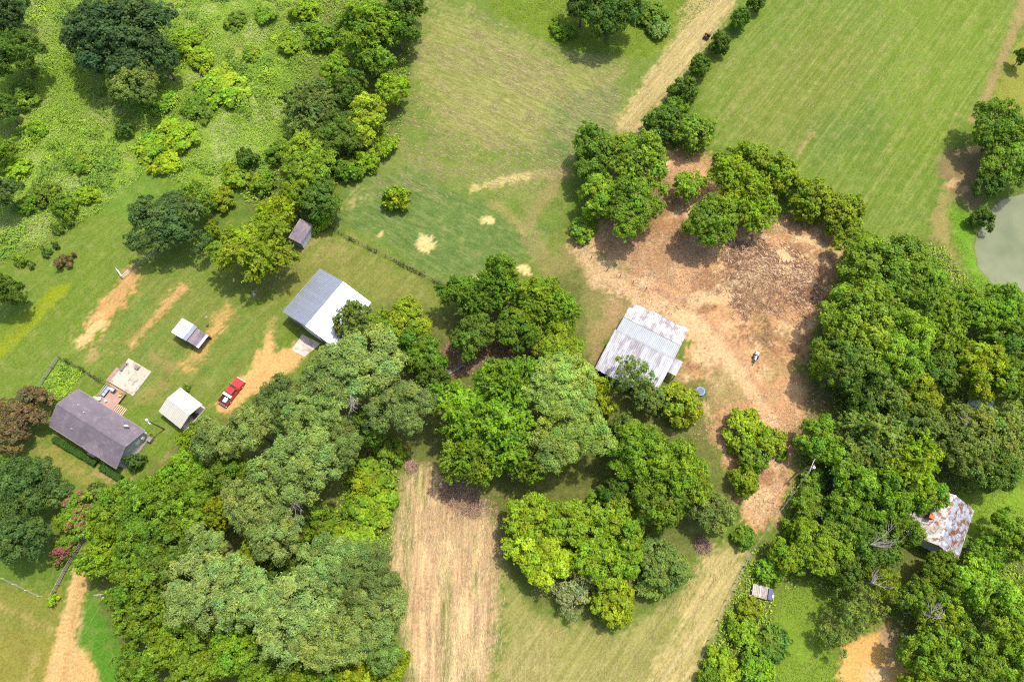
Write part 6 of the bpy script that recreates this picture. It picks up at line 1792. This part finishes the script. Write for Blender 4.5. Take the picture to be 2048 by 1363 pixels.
# ---------------------------------------------------------------- fences and gates
def fence(name, label, pts, gap, h, rails, mpost, mrail, rail_r=0.02, post_r=0.06, flat=False, cat='fence', wild=0.0):
    ps_ = [P(*p) for p in pts]
    t = thing(name, label, cat, (ps_[0] + ps_[-1]) / 2)
    org = Vector(t.location)
    rng = random.Random(int(pts[0][0]) + 3)
    prev = None
    for k in range(len(ps_) - 1):
        a, b = ps_[k], ps_[k + 1]
        n = max(1, round((b - a).length / gap))
        for i in range(n + 1):
            if k > 0 and i == 0: continue
            p = a.lerp(b, i / n) - org
            p.z = float(ground_z(p.x + org.x, p.y + org.y))
            lean = Vector((rng.uniform(-wild, wild), rng.uniform(-wild, wild), 0))
            hh = h * rng.uniform(0.96, 1.08)
            obj('post', cyl(NB(), p - Vector((0, 0, 0.3)), p + lean + Vector((0, 0, hh)), post_r, post_r * 0.9, 6), mpost, t)
            if prev is not None:
                for f in rails:
                    q0, q1 = prev + Vector((0, 0, h * f)), p + Vector((0, 0, h * f))
                    if flat:
                        d_ = (q1 - q0).normalized(); sd_ = Vector((-d_.y, d_.x, 0)) * (post_r + 0.02)
                        bm = NB()
                        cyl(bm, q0 + sd_, q1 + sd_, rail_r, rail_r, 6)
                        obj('rail', bm, mrail, t)
                    else:
                        bm = NB()
                        m_ = q0.lerp(q1, 0.5) - Vector((0, 0, 0.03))
                        cyl(bm, q0, m_, rail_r, rail_r, 4, False); cyl(bm, m_, q1, rail_r, rail_r, 4, False)
                        obj('wire', bm, mrail, t)
            prev = p
    return t
fence('rail_fence', 'three rail weathered wood fence along the dirt drive', [(106, 1196), (135, 1140), (180, 1065), (236, 1008)], 2.6, 1.25, (0.3, 0.6, 0.92), M_PLANK, M_RAIL, 0.06, 0.08, True)
fence('wire_fence', 'low wire fence with pale posts on the lower left lawn', [(8, 1156), (82, 1192)], 2.4, 1.0, (0.25, 0.5, 0.75, 0.95), M_TRIM, M_WIRE, 0.012, 0.05)
fence('garden_fence', 'green grey rail fence on the left of the garden plot', [(66, 800), (122, 716)], 2.3, 1.1, (0.35, 0.65, 0.95), M_RAIL, M_RAIL, 0.045, 0.07, True)
fence('wire_fence', 'overgrown wire fence from the garden plot to the deck', [(122, 716), (165, 738), (214, 770)], 1.8, 1.2, (0.3, 0.6, 0.9), M_POST, M_POST, 0.025, 0.06, wild=0.06)
fence('wire_fence', 'dark wire fence between the workshop yard and hay field', [(655, 452), (700, 478), (790, 522), (884, 570)], 2.2, 1.15, (0.3, 0.6, 0.92), M_POST, M_POST, 0.022, 0.06, wild=0.08)
fence('pipe_fence', 'green pipe fence running under the dark lawn oak', [(263, 543), (283, 530), (318, 506)], 2.0, 1.15, (0.35, 0.65, 0.95), M_RAIL, M_GREYWALL, 0.04, 0.06, True)
fence('wire_fence', 'post and wire fence along the track above the barn', [(1150, 495), (1215, 540), (1292, 578)], 3.2, 1.2, (0.5, 0.9), M_POST, M_WIRE, 0.012, 0.07)
fence('wire_fence', 'sagging wire fence between stubble and lower right bushes', [(1504, 1100), (1450, 1200), (1398, 1320)], 3.5, 1.1, (0.5, 0.9), M_POST, M_WIRE, 0.012, 0.06)
# vines growing on two fences
for nm, lab, pts, sd_ in (('fence_vine', 'vine strip growing along the garden to deck fence', [(122, 716), (165, 738), (214, 770)], 31), ('fence_vine', 'scrubby growth along the workshop yard fence', [(655, 452), (700, 478), (790, 522), (884, 570)], 32)):
    rng = np.random.RandomState(sd_)
    ps_ = [P(*p) for p in pts]
    Q = []
    for k in range(len(ps_) - 1):
        n = int((ps_[k + 1] - ps_[k]).length * 26)
        for i in range(n):
            Q.append(ps_[k].lerp(ps_[k + 1], rng.rand()))
    Q = np.array([tuple(p) for p in Q])
    Q = Q[fbm(Q[:, 0], Q[:, 1], 2.0, 3, sd_) > 0.45]
    Q += rng.normal(0, 1, Q.shape) * np.array([0.18, 0.18, 0])
    Q[:, 2] = rng.uniform(0.05, 1.0, len(Q))
    v, f, tt = leaf_quads(rng, Q, rng.normal(size=Q.shape) + np.array([0, 0, 0.6]), 0.3, 0.18, np.array([(.05, .075, .02)]) * rng.uniform(0.6, 1.5, (len(Q), 1)))
    me = np_mesh(nm, v, f, tt); me.materials.append(WEED)
    tag(link(nm, me), lab, 'vine', kind='stuff')

def gate(name, label, a, b, h, mat, bars, r=0.035):
    pa, pb = P(*a), P(*b)
    ln = (pb - pa).length
    t = thing(name, label, 'gate', (pa + pb) / 2, math.atan2(pb.y - pa.y, pb.x - pa.x))
    for s in (-1, 1):
        obj('end_post', cyl(NB(), (s * ln / 2, 0, 0.02), (s * ln / 2, 0, h), r * 1.3, r * 1.3, 7), mat, t)
    for k in range(bars):
        z = 0.15 + (h - 0.2) * k / (bars - 1)
        obj('bar', cyl(NB(), (-ln / 2 + 0.02, 0, z), (ln / 2 - 0.02, 0, z), r, r, 6), mat, t)
    obj('brace', cyl(NB(), (-ln / 2 + 0.05, 0.04, 0.2), (ln / 2 - 0.05, 0.04, h - 0.1), r * 0.8, r * 0.8, 6), mat, t)
gate('pipe_gate', 'white pipe gate swung open at the lawn edge', (237, 541), (247, 556), 1.1, M_PIPE, 3, 0.032)
gate('pipe_gate', 'white pipe gate panel closing the corner of the lawn', (248, 556), (262, 545), 1.1, M_PIPE, 3, 0.032)
gate('farm_gate', 'rusty red farm gate at the end of the yard fence', (886, 572), (922, 578), 1.2, M_REDGATE, 6, 0.05)

# ---------------------------------------------------------------- odds and ends
im = thing('tow_trailer', 'small blue grey machine trailer on the cleared ground', 'trailer', P(1510, 714), R(66))
obj('frame', B(-1.1, 0.9, -0.32, 0.32, 0.42, 0.5), M_GREYWALL, im)
obj('engine_box', B(0.15, 0.85, -0.34, 0.34, 0.5, 0.95), M_BLUEGREY, im, bevel=0.05)
obj('tank', cyl(NB(), (-0.9, 0, 0.75), (-0.05, 0, 0.75), 0.26, 0.26, 12), M_GALV, im)
obj('cover', B(0.35, 0.65, -0.2, 0.2, 0.952, 1.1), M_TRIM, im, bevel=0.03)
obj('tow_bar', cyl(NB(), (-1.05, 0, 0.45), (-1.9, 0, 0.2), 0.04, 0.04, 6), M_BLACK, im)
for s in (-1, 1):
    w_ = obj('wheel', cyl(NB(), (-0.1, s * 0.36, 0.3), (-0.1, s * 0.52, 0.3), 0.3, 0.3, 14), M_RUBBER, im)
    obj('rim', cyl(NB(), (-0.1, s * 0.525, 0.3), (-0.1, s * 0.535, 0.3), 0.15, 0.15, 10), M_TRIM, w_)
bt = thing('plastic_tub', 'faded blue plastic tub below the barn', 'tub', P(1400, 783), 0.4)
bm = NB()
for k in range(16):
    pass
cyl(bm, (0, 0, 0), (0, 0, 0.4), 0.55, 0.75, 16)
obj('shell', bm, M_BLUE, bt)
obj('rim', cyl(NB(), (0, 0, 0.4), (0, 0, 0.44), 0.8, 0.78, 16), M_BLUE, bt)
obj('water', cyl(NB(), (0, 0, 0.441), (0, 0, 0.446), 0.66, 0.66, 16), M_NAVY, bt)
ot = thing('hay_trailer', 'old plank flatbed trailer with navy box in the bushes', 'trailer', P(1518, 1182), R(-14))
for k in range(9):
    x0 = -1.25 + k * 0.28
    obj('plank', B(x0, x0 + 0.255, -0.85 - (k % 3) * 0.06, 0.85 + ((k * 2) % 3) * 0.05, 0.62 + (k % 2) * 0.008, 0.67 + (k % 2) * 0.008), M_PLANK, ot)
obj('side_beam', B(-1.75, 1.3, -0.98, -0.9, 0.52, 0.66), M_STEP, ot)
obj('cross_beam', B(-0.1, 0.06, -0.85, 0.9, 0.68, 0.73), M_PALEPLANK, ot)
obj('axle', B(-0.1, 0.1, -0.9, 0.8, 0.3, 0.6), M_GREYWALL, ot)
for s in (-1, 1):
    obj('wheel', cyl(NB(), (0, s * 0.80 - 0.1, 0.32), (0, s * 0.80 + 0.06, 0.32), 0.31, 0.31, 12), M_RUBBER, ot)
nb2 = thing('navy_cabinet', 'navy box standing on the end of the plank trailer', 'box', Vector(ot.location) + Vector((1.5, -0.35, 0)), R(-14))
obj('cabinet', B(-0.3, 0.3, -0.9, 0.75, 0.0, 0.95), M_NAVY, nb2, bevel=0.03)
obj('lid', B(-0.33, 0.33, -0.93, 0.78, 0.952, 1.0), M_NAVY, nb2)
obj('spout', B(0.31, 0.75, -0.5, 0.0, 0.25, 0.45), M_TRIM, nb2)
tr = thing('metal_trough', 'long pale metal trough in the shade left of the barn', 'trough', (P(889, 752) + P(924, 731)) / 2, math.atan2(P(924, 731).y - P(889, 752).y, P(924, 731).x - P(889, 752).x))
bm = NB()
slab3(bm, [(-1.9, -0.28, 0.42), (1.9, -0.28, 0.42), (1.9, -0.14, 0.06), (-1.9, -0.14, 0.06)], 0.02)
slab3(bm, [(-1.9, 0.28, 0.42), (1.9, 0.28, 0.42), (1.9, 0.14, 0.06), (-1.9, 0.14, 0.06)], 0.02)
obj('side', bm, M_GALV, tr)
obj('floor', B(-1.9, 1.9, -0.138, 0.138, 0.03, 0.06), M_GREYWALL, tr)
lg = thing('fallen_log', 'long thin fallen log beside the metal trough', 'log', P(905, 752), R(38))
obj('log', cyl(NB(), (-2.6, 0, 0.14), (1.8, 0.1, 0.12), 0.13, 0.07, 8), BARK, lg)
obj('stub', cyl(NB(), (-0.4, 0, 0.15), (0.1, 0.5, 0.35), 0.05, 0.02, 6), BARK, lg)
ds = thing('tarp_covered_stack', 'dark blue tarp covered stack in the shade of the right wood', 'tarp', P(1674, 966), R(-20))
obj('stack', B(-1.2, 1.2, -1.3, 1.3, 0.0, 0.75), M_GREYWALL, ds)
obj('tarp', B(-1.3, 1.3, -1.4, 1.4, 0.752, 0.80), M_NAVY, ds, bevel=0.02)

# bare dead branches standing or lying in the crowns
def dead(label, px_, py_, z, ang, ln, seed, tilt=0.25, name='dead_branch'):
    rng = random.Random(seed)
    p = P(px_, py_, z)
    t = thing(name, label, 'branch', (p.x, p.y, 0), 0)
    bm = NB()
    cyl(bm, (0, 0, -0.2), (0, 0, z), 0.14, 0.07, 7)
    obj('stem', bm, DEADWOOD, t)
    for k in range(7):
        a = R(ang) + rng.uniform(-0.75, 0.75)
        l = ln * rng.uniform(0.55, 1.0)
        bm = NB()
        p0 = Vector((0, 0, z - 0.1 * k))
        d = Vector((math.cos(a), math.sin(a), tilt + rng.uniform(-0.2, 0.3))).normalized()
        p1 = p0 + d * l * 0.5 + Vector((rng.uniform(-.3, .3), rng.uniform(-.3, .3), 0.1))
        p2 = p0 + d * l + Vector((rng.uniform(-.5, .5), rng.uniform(-.5, .5), rng.uniform(-.2, .3)))
        cyl(bm, p0, p1, 0.06, 0.035, 6, False); cyl(bm, p1, p2, 0.035, 0.012, 5, False)
        for q in range(4):
            b0 = p0.lerp(p1, rng.uniform(.4, 1)) if q < 2 else p1.lerp(p2, rng.uniform(0, .8))
            aa = a + rng.choice((-1, 1)) * rng.uniform(0.4, 0.9)
            b1_ = b0 + Vector((math.cos(aa), math.sin(aa), rng.uniform(-.1, .5))) * l * rng.uniform(0.2, 0.4)
            cyl(bm, b0, b1_, 0.024, 0.009, 4, False)
        obj('limb', bm, DEADWOOD, t)
dead('bare grey dead branches fanning out left of the rusty house', 1742, 1088, 9.6, 35, 5.0, 1)
dead('bare dead branches in the gap below the biggest pine', 578, 985, 13.0, -40, 5.0, 2)
dead('bare dead twigs in the large workshop pine', 700, 790, 15.0, -50, 3.6, 3)
dead('bare grey limbs above the orange dirt, upper', 1745, 1165, 8.0, 20, 3.2, 4)
dead('bare grey limbs right of the orange dirt', 1890, 1236, 8.2, 150, 3.4, 5)
dead('bare grey limbs near the lower right corner', 1862, 1226, 8.0, 60, 2.8, 6)
dead('bare grey limbs over the grey-green trees below the small shed', 1945, 846, 9.5, 150, 2.8, 7)
dead('bare branch hanging at the shaded foot of the lime-yellow lawn tree', 503, 580, 2.5, -30, 1.8, 8)
# reddish brown dried brush piles
for k, (px_, py_, r_, lab) in enumerate(((905, 985, 26, 'dried purple brown brush pile above the straw strip, left'), (945, 1010, 24, 'dried purple brown brush pile above the straw strip, right'),
                                      (1020, 700, 26, 'dried brown brush under the clump left of the barn'), (1405, 1090, 16, 'dried purple brown bush at the stubble corner'),
                                      (822, 932, 12, 'dried brush at the top end of the straw strip'))):
    rng = random.Random(k + 50)
    p = P(px_, py_)
    rm = r_ * px_size(px_, py_)
    t = thing('brush_pile', lab, 'brush pile', (p.x, p.y, 0.0), 0)
    for part in range(3):
        bm = NB()
        for q in range(150):
            a, rr = rng.uniform(0, 6.28), rm * math.sqrt(rng.random())
            c0 = Vector((rr * math.cos(a), rr * math.sin(a), rng.uniform(0.05, 0.9) * (1 - rr / rm * 0.7)))
            a2, l = rng.uniform(0, 6.28), rng.uniform(0.4, 1.3)
            d = Vector((math.cos(a2), math.sin(a2), rng.uniform(-.2, .5))) * l * 0.5
            cyl(bm, c0 - d, c0 + d, 0.03, 0.015, 4, False)
        o = obj('twigs', bm, simple('dry_twig_%d_%d' % (k, part), ((.27, .165, .11), (.36, .25, .17), (.18, .105, .07))[part], 0.9, 0.3), t)
        o['kind'] = 'stuff'
